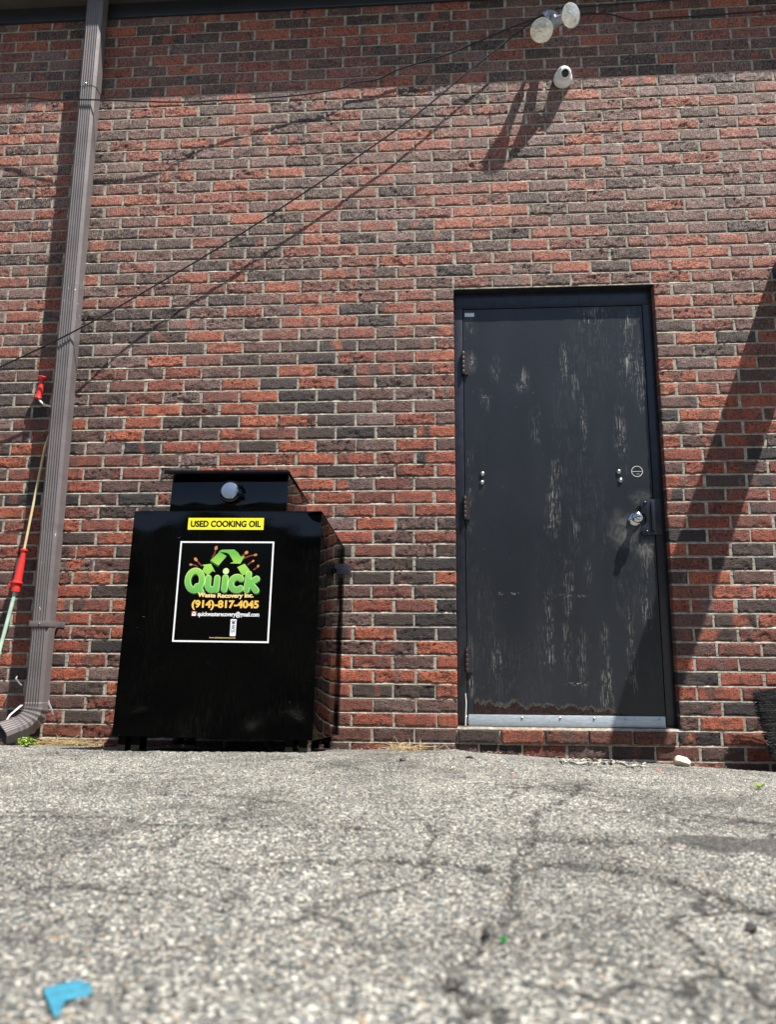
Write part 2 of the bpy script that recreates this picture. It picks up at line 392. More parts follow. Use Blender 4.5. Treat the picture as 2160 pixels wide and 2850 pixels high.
def make_ground():
    xs = np.concatenate([[-40, -15, -6, -3.5], np.linspace(-2.7, 2.1, 760), [2.6, 4, 8, 20, 40]])
    dd = np.exp(np.linspace(math.log(.42), math.log(4.05), 400))
    ys = np.concatenate([[-40, -20, -10, -6, -4.6, -4.0], dd + CAM.y])
    X, Y = np.meshgrid(xs, ys)
    Z = gz(X, Y)
    fine = (np.abs(X) < 3) & (Y > -3.9)
    dist = np.clip(Y - CAM.y, .4, 5)
    g1 = fbm(X * 110, Y * 110, 9, 2) - .5; g2 = vnoise(X * 45, Y * 45, 21) - .5
    Z = Z + fine * (g1 * .0060 + g2 * .0040)
    # dark patch of old tar on the right, another streak left of it
    q = G(2080, 2350)
    r = np.sqrt(((X - q.x) / .26)**2 + ((Y - q.y) / .10)**2) + (fbm(X * 9, Y * 9, 3, 3) - .5) * 1.3
    tar = np.clip((1.0 - r) * 5, 0, 1)
    q = G(2060, 2600)
    crack = np.zeros(X.shape)
    for w_, k_, pts in [(.005, .9, [(1640, 2170), (1560, 2230), (1475, 2280), (1500, 2330), (1440, 2395), (1425, 2470), (1440, 2520), (1375, 2590), (1320, 2660), (1265, 2730), (1290, 2800), (1250, 2900)]),
                       (.009, 1, [(640, 2420), (850, 2400), (1060, 2395), (1180, 2398), (1290, 2415), (1440, 2430), (1540, 2398), (1700, 2420), (1850, 2440), (1950, 2480), (2060, 2520), (2170, 2560)]),
                       (.008, .9, [(1440, 2335), (1600, 2340), (1760, 2345), (1900, 2345), (2000, 2360)]), (.009, .9, [(0, 2268), (130, 2274), (300, 2272), (360, 2280), (480, 2300), (560, 2302), (640, 2303), (840, 2300), (1060, 2310)]),
                       (.010, .8, [(400, 2210), (520, 2212), (600, 2216), (760, 2230)]), (.005, .7, [(860, 2120), (940, 2128), (1010, 2142), (1100, 2150)]), (.006, .8, [(400, 2362), (470, 2356), (500, 2330), (530, 2315), (585, 2300), (700, 2250), (715, 2235)]),
                       (.005, .7, [(1550, 2210), (1700, 2215), (1800, 2220)]), (.006, .7, [(1180, 2290), (1200, 2340), (1185, 2400)]), (.007, .9, [(1265, 2740), (1330, 2760), (1345, 2850)]), (.009, .7, [(0, 2480), (200, 2470), (420, 2485), (700, 2500)]), (.010, .7, [(1500, 2255), (1800, 2262), (2150, 2290)]), (.006, .6, [(1700, 2460), (1830, 2480), (1960, 2490)])]:
        P = [G(*p) for p in pts]
        nx_ = X + (fbm(X * 22, Y * 22, 71, 3) - .5) * .05; ny_ = Y + (fbm(X * 22, Y * 22, 75, 3) - .5) * .05
        for p, q in zip(P[:-1], P[1:]):
            dx, dy = q.x - p.x, q.y - p.y; l2 = dx * dx + dy * dy + 1e-9
            t_ = np.clip(((nx_ - p.x) * dx + (ny_ - p.y) * dy) / l2, 0, 1)
            dd_ = np.sqrt((nx_ - p.x - t_ * dx)**2 + (ny_ - p.y - t_ * dy)**2)
            crack = np.maximum(crack, np.clip(1.35 - dd_ / w_ * .9, 0, 1) * k_); crack = np.maximum(crack, np.clip(1 - dd_ / (w_ * 5), 0, 1) * .30 * k_)
    Z = Z - .012 * np.clip(crack - .3, 0, 1) + (fbm(X * 7, Y * 0 + 3, 91, 3) - .5) * .022 * np.clip(1 + Y / .10, 0, 1) * (Y < .05)
    return X, Y, Z, tar, crack
X_, Y_, Z_, T_, K_ = make_ground()
me = grid_mesh('ground', np.stack([X_, Y_, Z_], -1), {'tar': np.repeat(T_.reshape(-1, 1), 3, 1), 'crack': np.repeat(K_.reshape(-1, 1), 3, 1)})
go = link('ground', me, M['asphalt'], smooth=True); go['kind'] = 'structure'
# unseen dark slope added behind the camera for the glossy black paint to mirror
hx = np.linspace(-60, 60, 90); ht = np.linspace(0, 1, 16)
HX, HT = np.meshgrid(hx, ht)
HY = -24 - HT * 9 + (fbm(HX * .4, HT * 4, 41, 3) - .5) * 3
HZ = HT * (11.2 + (fbm(HX * .35, HT * 2, 44, 3) - .5) * 2.2) + .02
ho = link('added_backdrop', grid_mesh('added_backdrop', np.stack([HX, HY, HZ], -1)), M['backdrop'], smooth=True); ho['kind'] = 'structure'

# ------------------------------------------------------------------ brick building
H = .06773; L = .2029; Z0 = 2.37
bld = thing('brick_building', 'long red and dark brick wall with a black back door and dark eave', 'building')
DX0, DX1 = .001, 1.03; DZ0, DZ1 = Z0 - 33 * H, Z0
PAL = [((.41, .115, .062), .14), ((.32, .088, .054), .20), ((.225, .078, .056), .17), ((.15, .078, .066), .17), ((.078, .052, .045), .16), ((.043, .036, .037), .09), ((.20, .125, .112), .09)]
PC = np.array([p[0] for p in PAL]); PW = np.array([p[1] for p in PAL]); PW = PW / PW.sum()
def build_wall():
    Vs, Qs, Cs, Rs = [], [], [], []; nb = 0
    cuts = []; HJ = []
    for n in range(-31, 38):                    # course n lies between joint n-1 and n below the door head
        z1 = Z0 - (n - 1) * H - .0052; z0 = Z0 - n * H + .0052
        off = .5 if n % 2 else 0.0
        drift = RNG.normal(0, .004)
        segs = []
        k = -17
        while k < 15:
            a = (k + off) * L + .0052; b = (k + 1 + off) * L - .0052
            if 1 <= n <= 33:
                lo, hi = DX0, DX1
                if b <= lo + .02: segs.append([a, min(b, lo)])
                elif a >= lo - .03 and b <= hi + .03: pass
                elif a < lo and b > lo: segs.append([a, lo]) if lo - a > .03 else None
                elif a < hi and b > hi: segs.append([hi, b]) if b - hi > .03 else None
                elif a >= hi - .03: segs.append([max(a, hi), b])
            else: segs.append([a, b])
            k += 1
        for s in segs:
            j0, j1 = RNG.normal(0, .0017, 2)
            if not (1 <= n <= 33 and (abs(s[0] - DX1) < .012 or abs(s[1] - DX0) < .012)):
                s[0] += drift + j0; s[1] += drift + j1
            elif abs(s[1] - DX0) < .012: s[0] += drift + j0; s[1] = DX0
            else: s[1] += drift + j1; s[0] = DX1
        for p_, q_ in zip(segs[:-1], segs[1:]):
            if q_[0] - p_[1] < .03: HJ.append((p_[1] - .002, q_[0] + .002, z0 - .003, z1 + .003))
        for a, b in segs:
            vis = a > -2.75 and a < 1.9 and n > -29
            nx = max(3, int((b - a) / .0078)) if vis else 4; nz = 8 if vis else 3
            e = .003
            s = np.concatenate([[0], np.linspace(e, (b - a) - e, nx - 1), [b - a]]); tz = np.concatenate([[0], np.linspace(e, (z1 - z0) - e, nz - 1), [z1 - z0]])
            s = np.concatenate([[0], s, [b - a]]); tz = np.concatenate([[0], tz, [z1 - z0]])
            S, T = np.meshgrid(s, tz)
            ring = np.zeros(S.shape, bool); ring[0] = ring[-1] = True; ring[:, 0] = ring[:, -1] = True
            edge = np.zeros(S.shape, bool); edge[1] = edge[-2] = True; edge[:, 1] = edge[:, -2] = True; edge &= ~ring
            X = a + S; Z = z0 + T
            ru = RNG.random()
            amp = .0013 if ru < .30 else (.0030 if ru < .72 else .0048)
            sd_ = nb * 3 % 977
            d = (fbm(X * 55, Z * 150, sd_, 3) - .5) * amp * 1.6 + (vnoise(X * 18, Z * 30, sd_ + 5) - .5) * amp
            d = d + RNG.normal(0, amp * .26, S.shape) * np.clip(.35 + 1.6 * vnoise(X * 14, Z * 22, sd_ + 9), 0, 1.3)
            base = -RNG.uniform(-.0006, .0014)
            if 34 == n and a > DX0 - .02 and b < DX1 + .1: base -= .012
            chip = np.zeros(S.shape)
            if RNG.random() < .16 and vis:
                cx = a + (b - a) * RNG.uniform(.25, .75); cr = RNG.uniform(.028, .055); cz = z0 + RNG.uniform(-.012, .008)
                rr = np.sqrt(((X - cx) / cr)**2 + ((Z - cz) / (cr * RNG.uniform(.75, 1.0)))**2) + (vnoise(X * 60, Z * 60, sd_ + 8) - .5) * .35
                chip = np.clip((1 - rr) * 7, 0, 1)
            Y = base + d + chip * (.0035 + (fbm(X * 90, Z * 90, sd_ + 3, 2) - .5) * .005) + edge * .0035
            # worn, slightly uneven arrises
            wob = (vnoise(X * 40, Z * 40, sd_ + 1) - .5) * .003
            Z = Z + np.where(edge | ring, np.where(T > (z1 - z0) / 2, 1, -1) * wob, 0)
            Y = np.minimum(Y, .0046)
            Y[ring] = .095
            # colour of this brick, with flashed ends / blotches
            w = PW
            c = PC[RNG.choice(len(PC), p=w)] * RNG.uniform(.85, 1.15)
            C = np.repeat(np.repeat(c[None, None], S.shape[0], 0), S.shape[1], 1)
            if RNG.random() < .55:
                c2 = PC[RNG.choice(len(PC))]
                x0 = RNG.random(); wd_ = RNG.uniform(.15, .5)
                u = (S / (b - a)) + (vnoise(X * 25, Z * 25, sd_ + 2) - .5) * .22
                mk = np.clip((wd_ / 2 - np.abs(u - x0)) * 9, 0, 1)[..., None] * RNG.uniform(.5, 1)
                C = C * (1 - mk) + c2 * mk
            bl = np.clip((fbm(X * 22, Z * 40, sd_ + 6, 3) - .5) * 3.2, 0, 1)[..., None]
            C = C * (1 - bl * .5) + np.array([.06, .045, .042]) * bl * .5
            C = C * (1 - chip[..., None] * .4) + np.clip(C * 1.15 + [.03, .008, .004], 0, 1) * chip[..., None] * .4
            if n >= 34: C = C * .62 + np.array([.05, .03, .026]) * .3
            nr, nc = S.shape
            idx = np.arange(nr * nc).reshape(nr, nc) + sum(cuts)
            cuts.append(nr * nc)
            Vs.append(np.stack([X, Y, Z], -1).reshape(-1, 3)); Cs.append(C.reshape(-1, 3))
            Rs.append(np.full((nr * nc, 3), np.clip(.45 + amp / .0048 * .55, 0, 1)))
            Qs.append(np.stack([idx[:-1, :-1], idx[:-1, 1:], idx[1:, 1:], idx[1:, :-1]], -1).reshape(-1, 4)); nb += 1
    nbrickq = sum(len(q) for q in Qs)
    base = sum(cuts)
    # mortar: weathered bed joints (back at the top, flush at the bottom) as strips, plus a flat backing with the door hole
    def strip(xs, prof, zc, sd_):
        nonlocal base
        nr, nc = len(prof), len(xs)
        X = np.repeat(xs[None], nr, 0); zz = np.array([p[0] for p in prof])[:, None]; yy = np.array([p[1] for p in prof])[:, None]
        wob = (fbm(X * 30, X * 0 + zc * 7, sd_, 3) - .5)
        Z = zc + zz + wob * .0022; Y = yy + wob * .0022 + (vnoise(X * 110, X * 0 + zc * 31 + zz * 300, sd_ + 3) - .5) * .0012
        idx = np.arange(nr * nc).reshape(nr, nc) + base; base += nr * nc
        Vs.append(np.stack([X, Y, Z], -1).reshape(-1, 3)); Cs.append(np.full((nr * nc, 3), .4)); Rs.append(np.full((nr * nc, 3), .4))
        Qs.append(np.stack([idx[:-1, :-1], idx[:-1, 1:], idx[1:, 1:], idx[1:, :-1]], -1).reshape(-1, 4))
    prof = [(-.0075, .004), (-.0050, .0006), (-.0020, .0010), (.0010, .0044), (.0075, .0060)]
    for n in range(-31, 38):
        zc = Z0 - n * H
        if 0 < n < 33:
            strip(np.linspace(-3.4, DX0 - .003, 330), prof, zc, n + 50); strip(np.linspace(DX1 + .003, 3.0, 200), prof, zc, n + 150)
        else: strip(np.linspace(-3.4, 3.0, 640), prof, zc, n + 50)
    yb = .0052
    def quad(p):
        nonlocal base
        Vs.append(np.array(p, float)); Cs.append(np.full((4, 3), .4)); Rs.append(np.full((4, 3), .4)); Qs.append(np.array([[0, 1, 2, 3]]) + base); base += 4
    zb, zt = -.2, 4.6
    quad([(-3.4, yb, zb), (DX0 - .003, yb, zb), (DX0 - .003, yb, zt), (-3.4, yb, zt)])
    quad([(DX1 + .003, yb, zb), (3.0, yb, zb), (3.0, yb, zt), (DX1 + .003, yb, zt)])
    quad([(DX0 - .003, yb, zb), (DX1 + .003, yb, zb), (DX1 + .003, yb, DZ0 - .003), (DX0 - .003, yb, DZ0 - .003)])
    quad([(DX0 - .003, yb, DZ1 + .003), (DX1 + .003, yb, DZ1 + .003), (DX1 + .003, yb, zt), (DX0 - .003, yb, zt)])
    for (xa, xb, za, zb_) in HJ:
        for i in range(3):
            y_ = .0016 + RNG.uniform(-.0006, .0012)
            quad([(xa, y_, za + (zb_ - za) * i / 3), (xb, y_ + RNG.uniform(-.0006, .0008), za + (zb_ - za) * i / 3), (xb, y_, za + (zb_ - za) * (i + 1) / 3), (xa, y_, za + (zb_ - za) * (i + 1) / 3)])
    # reveals
    quad([(DX0 - .003, yb, DZ0), (DX0 - .003, .16, DZ0), (DX0 - .003, .16, DZ1), (DX0 - .003, yb, DZ1)])
    quad([(DX1 + .003, yb, DZ0), (DX1 + .003, yb, DZ1), (DX1 + .003, .16, DZ1), (DX1 + .003, .16, DZ0)])
    quad([(DX0, yb, DZ1 + .003), (DX0, .16, DZ1 + .003), (DX1, .16, DZ1 + .003), (DX1, yb, DZ1 + .003)])
    quad([(DX0, yb, DZ0 - .003), (DX1, yb, DZ0 - .003), (DX1, .16, DZ0 - .003), (DX0, .16, DZ0 - .003)])
    Q = np.concatenate(Qs)
    me = mesh_np('wall', np.concatenate(Vs), Q, {'brickcol': np.concatenate(Cs), 'rough': np.concatenate(Rs)})
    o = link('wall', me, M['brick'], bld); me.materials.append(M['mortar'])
    mi = np.zeros(len(me.polygons), np.int32); mi[nbrickq:] = 1; me.polygons.foreach_set('material_index', mi)
    me.polygons.foreach_set('use_smooth', np.ones(len(me.polygons), bool))
    me.set_sharp_from_angle(angle=math.radians(50))
    return o
build_wall()
# eave: frieze board against the wall and the soffit running out over it
m = MB(); m.box((-3.6, -.016, 4.112), (3.2, .003, 4.203)); m.build('frieze_board', M['eave'], bld, bevel=.002)
m = MB(); m.box((-3.6, -.185, 4.205), (3.2, .05, 4.225)); m.build('soffit', M['soffit'], bld, bevel=.002)
m = MB(); m.box((-3.6, -.187, 4.229), (3.2, -.10, 4.33)); m.build('gutter', M['eave'], bld, bevel=.004)
m = MB(); m.box((-3.6, -.18, 4.334), (3.2, 3.0, 4.38)); m.build('roof', M['eave'], bld)
m = MB(); m.box((-3.39, 2.8, 0), (2.99, 2.9, 4.3)); m.box((-3.395, .2, 0), (-3.3, 2.79, 4.3)); m.box((2.9, .2, 0), (2.995, 2.79, 4.3)); m.build('rear_wall', M['soffit'], bld)

# ------------------------------------------------------------------ door
FY = .046                                        # face of the steel frame
SX0, SX1, SZ1, SZ0 = .0515, .977, 2.268, .132    # door slab
m = MB()
m.box((DX0 + .001, FY, DZ0), (SX0 - .004, .15, SZ1 + .004)); m.box((SX1 + .004, FY, DZ0), (DX1 - .001, .15, SZ1 + .004))
m.box((DX0 + .001, FY, SZ1 + .0045), (DX1 - .001, .15, DZ1 - .012))
fr = m.build('door_frame', M['frame'], bld, bevel=.0015)
m = MB(); m.box((DX0, .012, DZ1 - .0115), (DX1, .15, DZ1 - .001)); m.build('steel_lintel', M['frame'], bld)
m = MB(); m.box((DX0 + .004, .02, DZ0 - .002), (DX1 - .004, .15, DZ0 + .010)); m.build('threshold', M['ash'], bld, bevel=.002)
DY = .049
xs = np.linspace(SX0, SX1, 96); zs = np.linspace(SZ0, SZ1, 214)
X, Z = np.meshgrid(xs, zs)
wear = np.zeros(X.shape); dust = np.zeros(X.shape)
def blob(px, py, rx, ry, k, tgt):
    if tgt is wear: rx *= .95; ry *= 1.35; k *= .62
    p = W(px, py, DY); r = np.sqrt(((X - p.x) / rx)**2 + ((Z - p.z) / ry)**2) + (fbm(X * 14, Z * 9, int(px) % 97, 3) - .5) * 1.1
    np.maximum(tgt, np.clip((1.25 - r) * 1.05, 0, 1) * k, out=tgt)
for b in [(1312, 1005, .030, .05, 1), (1310, 905, .030, .05, .7), (1572, 990, .028, .10, 1), (1600, 1065, .022, .06, 1), (1625, 1180, .022, .11, 1), (1745, 1010, .045, .10, 1), (1785, 1060, .035, .12, 1),
          (1730, 1210, .035, .13, 1), (1660, 870, .11, .028, 1), (1650, 900, .07, .05, .9), (1745, 900, .05, .07, .8), (1455, 1060, .035, .06, .7), (1380, 1030, .025, .05, .6), (1490, 1180, .03, .10, .5),
          (1540, 1420, .035, .12, .9), (1550, 1330, .03, .08, .8), (1585, 1640, .03, .10, .9), (1530, 1760, .032, .13, 1), (1582, 1790, .022, .13, .9), (1385, 1840, .025, .06, 1), (1306, 1830, .02, .07, 1),
          (1308, 1895, .025, .04, 1), (1800, 1680, .03, .08, 1), (1690, 1900, .03, .22, .9), (1760, 1800, .025, .18, .8), (1625, 1850, .03, .1, .6), (1310, 1330, .025, .14, .6), (1312, 1440, .02, .08, .6), (1800, 1560, .04, .12, .7),
          (1600, 1490, .03, .12, .5), (1640, 1600, .02, .06, .6), (1350, 1120, .03, .05, .5)]:
    blob(*b, wear)
spots = np.zeros(X.shape); wear = np.maximum(wear, .07 * np.clip((fbm(X * 7, Z * 2.5, 55, 3) - .5) * 6, 0, 1))
for b in [(1420, 1653, .055, .006, 1), (1590, 1657, .07, .006, .7), (1610, 1905, .075, .006, 1), (1690, 1848, .05, .004, .6), (1515, 1846, .04, .004, .6), (1315, 1005, .02, .03, .8), (1740, 1884, .02, .004, .8), (1350, 1103, .03, .012, .6), (1450, 1075, .03, .012, .6)]: blob(*b, spots)
for b in [(1745, 1475, .085, .10, 1), (1800, 1530, .06, .06, 1), (1790, 1385, .06, .04, .7), (1340, 1350, .03, .05, .35), (1305, 1010, .03, .05, .7)]: blob(*b, dust)
dent = .0022 * (fbm(X * 5, Z * 3.2, 79, 2) - .5) + .004 * np.exp(-(((X - .9) / .10)**2 + ((Z - 1.15) / .10)**2)) + .0012 * (fbm(X * 3, Z * 3, 77, 2) - .5)
P = np.stack([X, DY + dent, Z], -1)
me = grid_mesh('door', P, {'wear': np.stack([wear.ravel(), dust.ravel(), spots.ravel()], -1)})
door = link('door', me, M['door'], bld, smooth=True); door['label'] = 'black steel door with scratched paint, round knob and rusted bottom edge'
m = MB(); m.box((SX0, DY + .006, SZ0), (SX1, DY + .045, SZ1)); m.build('door_core', M['frame'], door)
# sweep strip with screws
a = W(1296, 1990, .04); b_ = W(1296, 2021, .04); c_ = W(1842, 2003, .04)
m = MB(); m.box((SX0 + .002, .036, .139), (SX1 - .003, .0445, .196)); ss = m.build('sweep_strip', M['galv'], door, bevel=.0015)
for px in (1298, 1454, 1560, 1655, 1742, 1836):
    p = W(px, 2000, .036); m = MB(); m.lathe([(.0055, 0), (.0055, .002), (.003, .0042), (0, .0045)], (p.x, .0362, .184), (0, -1, 0), 12); m.build('screw', M['steel'], ss, smooth=True)
# corroded bottom edge
def ragged():
    top = []; n = 130
    for i in range(n):
        x = .082 + (.80 - .082) * i / (n - 1); t = i / (n - 1)
        env = .055 * (1 - t)**.5 * .8 + .018
        if t > .93: env *= max(0, (1 - t) / .07) * .9
        z = .2 + env * (.25 + 1.15 * fbm(np.array(x * 22.), np.array(.3), 61, 4)) + (vnoise(np.array(x * 150.), np.array(.1), 8) - .5) * .016
        top.append((x, float(z)))
    return top
tp = ragged()
def band(d0, d1, y, name, mat, ph):
    m = MB(); n = len(tp); vs = []
    for i, (x, z) in enumerate(tp):
        j = (vnoise(np.array(x * 120.), np.array(ph), 3) - .5) * .006
        za = max(z - d0 * (.3 + 1.5 * float(vnoise(np.array(x * 45.), np.array(ph), 9))) + float(j) * 1.5, .1965)
        vs += [(x, y, .196), (x, y - .0006, za)]
    m.add(vs, [(2*i, 2*i+2, 2*i+3, 2*i+1) for i in range(n - 1)]); return m.build(name, mat, door)
band(-.006, 0, DY - .0012, 'flaked_edge', M['ash'], .3)
band(.009, 0, DY - .0024, 'rusted_edge', M['rust'], .7)
# hinges
for z0, z1 in ((W(1290, 1043, .04).z, W(1290, 980, .04).z), (W(1290, 1446, .04).z, W(1290, 1383, .04).z), (W(1290, 1872, .04).z, W(1290, 1806, .04).z)):
    m = MB(); x = SX0 - .003
    for k in range(5):
        a0 = z0 + (z1 - z0) * k / 5; a1 = z0 + (z1 - z0) * (k + 1) / 5 - .0012
        m.lathe([(.0085, 0), (.0092, .001), (.0092, a1 - a0 - .001), (.0085, a1 - a0)], (x, .034, a0), (0, 0, 1), 16)
    m.lathe([(.0065, 0), (.0065, .005), (.003, .007)], (x, .034, z1), (0, 0, 1), 12)
    m.box((x - .001, .036, z0), (x + .026, .0475, z1 - .001))
    m.build('hinge', M['hinge'], door, smooth=True, ang=40)
# knob
kp = W(1768, 1446, DY)
m = MB(); m.lathe([(.034, 0), (.034, .003), (.030, .010), (.020, .014), (.0135, .02), (.0125, .032), (.019, .040), (.0265, .047), (.0275, .056), (.0255, .064), (.0165, .0685), (.0155, .069), (.0155, .079), (.0135, .081), (0, .081)],
                  (kp.x, DY + .001, kp.z), (.03, -1, .02), 36)
kn = m.build('door_knob', M['chrome'], door, smooth=True, ang=50)
m = MB(); m.box((kp.x + .0018, -.0335, kp.z - .003), (kp.x + .0036, -.0325, kp.z + .0065)); m.build('keyhole', M['ink'], kn)
# latch guard plate
lg0 = W(1789, 1488, .04); lg1 = W(1839, 1389, .04)
m = MB(); x0, x1, z0, z1 = lg0.x, lg1.x, lg0.z, lg1.z
zc = kp.z; pts = [(x0, z0), (x1, z0), (x1, z1), (x0, z1)]
for k in range(9):
    an = math.pi / 2 - math.pi * k / 8; pts.append((x0 + .030 * math.cos(an) * .8, zc + .034 * math.sin(an)))
m.prism(pts, .006, Matrix(((1, 0, 0, 0), (0, 0, -1, .043), (0, 1, 0, 0), (0, 0, 0, 1))))
lp = m.build('latch_guard', M['frame'], door, bevel=.001)
m = MB(); m.box((x0 + .046, .028, z0 + .018), (x0 + .064, .038, z1 - .012)); m.build('guard_rib', M['frame'], lp, bevel=.006)
for px, py in ((1796, 1399), (1802, 1480)):
    p = W(px, py, .037); m = MB(); m.lathe([(.0085, 0), (.0082, .003), (.005, .0065), (0, .0075)], (p.x, .0375, p.z), (0, -1, 0), 16); m.build('bolt', M['frame'], lp, smooth=True, ang=60)
for px, py in ((1723, 1313), (1728, 1337), (1343, 1319), (1342, 1343)):
    p = W(px, py, DY); m = MB(); m.lathe([(.0125, 0), (.0125, .002), (.0105, .0065), (.006, .0095), (0, .0105)], (p.x, DY + .0005, p.z), (0, -1, 0), 20)
    m.build('bolt', M['steel'], door, smooth=True, ang=60)
# paint ring of an old lock
p = W(1774, 1312, DY); m = MB(); vs = []; n = 56
for k in range(n):
    an = 2 * math.pi * k / n; w_ = .0011 + .0008 * random.random()
    for r in (.0265 - w_, .0265 + w_): vs.append((p.x + r * math.cos(an), DY - .0012, p.z + r * math.sin(an)))
m.add(vs, [(2*k, 2*k+1, (2*k+3) % (2*n), (2*k+2) % (2*n)) for k in range(n)])
m.box((p.x - .024, DY - .0018, p.z - .0022), (p.x + .022, DY - .0012, p.z + .0002)); m.box((p.x - .004, DY - .0018, p.z - .014), (p.x + .012, DY - .0012, p.z - .0125))
m.build('paint_ring', M['tape'], door)
a = W(1294, 882, .047); b_ = W(1320, 871, .047)
m = MB(); m.box((a.x, .0466, a.z), (b_.x, .0474, b_.z)); m.build('label_sticker', M['slabel'], door)

# ------------------------------------------------------------------ downspout
dsp = thing('downspout', 'brown corrugated metal downspout on the brick wall beside the oil container', 'downspout', (-2.0245, -.08, .05))
PXC, PYC, HW, HD = -2.030, -.0775, .0455, .0375
def pipe_prof(sc=1.0, rib=.0035):
    pts = []                                    # starts at back-left, clockwise seen from above, front is -y
    ch = .014
    pts += [(-HW, HD), (-HW, -HD + ch)]
    fx0, fx1 = -HW + ch, HW - ch; n = 5
    pts += [(fx0, -HD)]
    for k in range(n):
        w_ = (fx1 - fx0) / n; x = fx0 + w_ * k
        pts += [(x + w_ * .15, -HD), (x + w_ * .35, -HD + rib), (x + w_ * .65, -HD + rib), (x + w_ * .85, -HD)]
    pts += [(fx1, -HD), (HW, -HD + ch), (HW, HD)]
    return [(x * sc, y * sc) for x, y in pts]
def pipe_seg(m, z0, z1, sc, dents=False):
    pr = pipe_prof(sc); nz = max(2, int((z1 - z0) / .02)); n = len(pr); vs = []
    for i in range(nz + 1):
        z = z0 + (z1 - z0) * i / nz
        for x, y in pr:
            j = 0
            if dents and z < 1.1:
                j = .010 * max(0, float(vnoise(np.array(x * 20 + 3), np.array(z * 9), 12)) - .55) * (1 if x > .02 or x < -.03 else .3)
            vs.append((PXC + x - j * (1 if x > 0 else -1), PYC + y + j * .5, z))
    m.add(vs, [(i*n+k, (i+1)*n+k, (i+1)*n+(k+1) % n, i*n+(k+1) % n) for i in range(nz) for k in range(n)])
m = MB(); pipe_seg(m, 3.585, 4.30, 1.05); m.build('upper_pipe', M['pipe'], dsp, smooth=True, ang=20)
m = MB(); pipe_seg(m, .30, 3.60, 1.0, True); m.build('pipe', M['pipe'], dsp, smooth=True, ang=20)
m = MB(); pipe_seg(m, .235, .318, 1.035); m.build('pipe_collar', M['pipe'], dsp, smooth=True, ang=20)
m = MB(); zb = .612; t_ = .0022
for a, b in (((-HW - t_, -HD - t_ - .001), (HW + t_, -HD - .001)), ((HW + .0002, -HD), (HW + t_, HD + .0395)), ((-HW - t_, -HD), (-HW - .0002, HD + .0395))):
    m.box((PXC + a[0], PYC + a[1], zb - .014), (PXC + b[0], PYC + b[1], zb + .014))
m.box((PXC + HW, -.003, zb - .014), (PXC + HW + .03, -.0008, zb + .014))
st = m.build('strap', M['pipe'], dsp, bevel=.0008)
m = MB(); m.lathe([(.005, 0), (.005, .002), (.002, .004)], (PXC + .004, PYC - HD - .003, zb), (0, -1, 0), 10); m.build('screw', M['steel'], st)
m = MB(); m.lathe([(.005, 0), (.005, .002), (.002, .004)], (PXC - .005, PYC - HD * 1.05, 3.60), (0, -1, 0), 10); m.build('screw', M['steel'], dsp)
# elbow kicked out to the left, crimped across its bend
m = MB(); pr = pipe_prof(1.04, .003); n = len(pr); vs = []; NS = 44
kd = Vector((-.62, -.78, 0)).normalized(); pc = Vector((PXC, PYC, .238)); ang = 0; pos = pc.copy()
for i in range(NS + 1):
    t = i / NS; ang = math.radians(72) * min(1, max(0, (t - .06) / .6))
    dirv = Vector((0, 0, -1)) * math.cos(ang) + kd * math.sin(ang)
    if i: pos = pos + dirv * (.225 / NS)
    up = Vector((0, 0, 1)) * math.sin(ang) + kd * math.cos(ang)      # rotates with the bend
    side = Vector((-kd.y, kd.x, 0))
    cr = 1 + .045 * (math.sin(t * 2 * math.pi * 9) if .1 < t < .78 else 0) + .05 * max(0, t - .8) * 5
    for x, y in pr:
        lx = Vector((x, y, 0)); a_ = lx.dot(kd); b_ = lx.dot(side)
        vs.append(pos + (up * a_ + side * b_) * cr)
m.add(vs, [(i*n+k, (i+1)*n+k, (i+1)*n+(k+1) % n, i*n+(k+1) % n) for i in range(NS) for k in range(n)])
eo = m.build('elbow', M['pipe'], dsp, smooth=True, ang=30)
sm = eo.modifiers.new('thick', 'SOLIDIFY'); sm.thickness = .0016
for pts, w_ in (([W(131, 1932, -.03), W(134, 1955, -.045), W(142, 1972, -.05), W(147, 1990, -.05)], .006), ([W(60, 1962, -.10), W(45, 1975, -.12), W(28, 1990, -.14), W(18, 2006, -.15)], .008), ([W(58, 1908, -.08), W(50, 1898, -.085), W(44, 1890, -.09), W(47, 1882, -.085)], .005)):
    m = MB(); vs = []
    for i, p in enumerate(pts): vs += [p + Vector((-w_, 0, 0)), p + Vector((w_ * (1 - i * .2), -.003, .001))]
    m.add(vs, [(2*i, 2*i+1, 2*i+3, 2*i+2) for i in range(len(pts) - 1)])
    o = m.build('torn_tape', M['tape'], dsp); s_ = o.modifiers.new('thick', 'SOLIDIFY'); s_.thickness = .001

# ------------------------------------------------------------------ oil container
BM = Matrix.Translation((-1.3286, -.8273, .1543)) @ Matrix.Rotation(-.0042, 4, 'Z') @ Matrix.Rotation(-.0589, 4, 'X') @ Matrix.Rotation(.0089, 4, 'Y')
BW, BD, BH = .7726, .7301, .8848
BI = BM.inverted()
def B2(px, py, yl=0.0):                      # photograph point on the plane y = yl of the container -> local x, z
    o = BI @ CAM; d = BI.to_3x3() @ ray(px, py); t = (yl - o.y) / d.y; p = o + d * t
    return p.x, p.z
bin_ = thing('oil_container', 'black steel used cooking oil container with yellow label and company sticker', 'oil container')
bin_.matrix_basis = BM
def bl(m, name, mat, parent=bin_, **k): return m.build(name, mat, parent, M=BM, **k)
def gridbox(m, nx, nz):
    pass
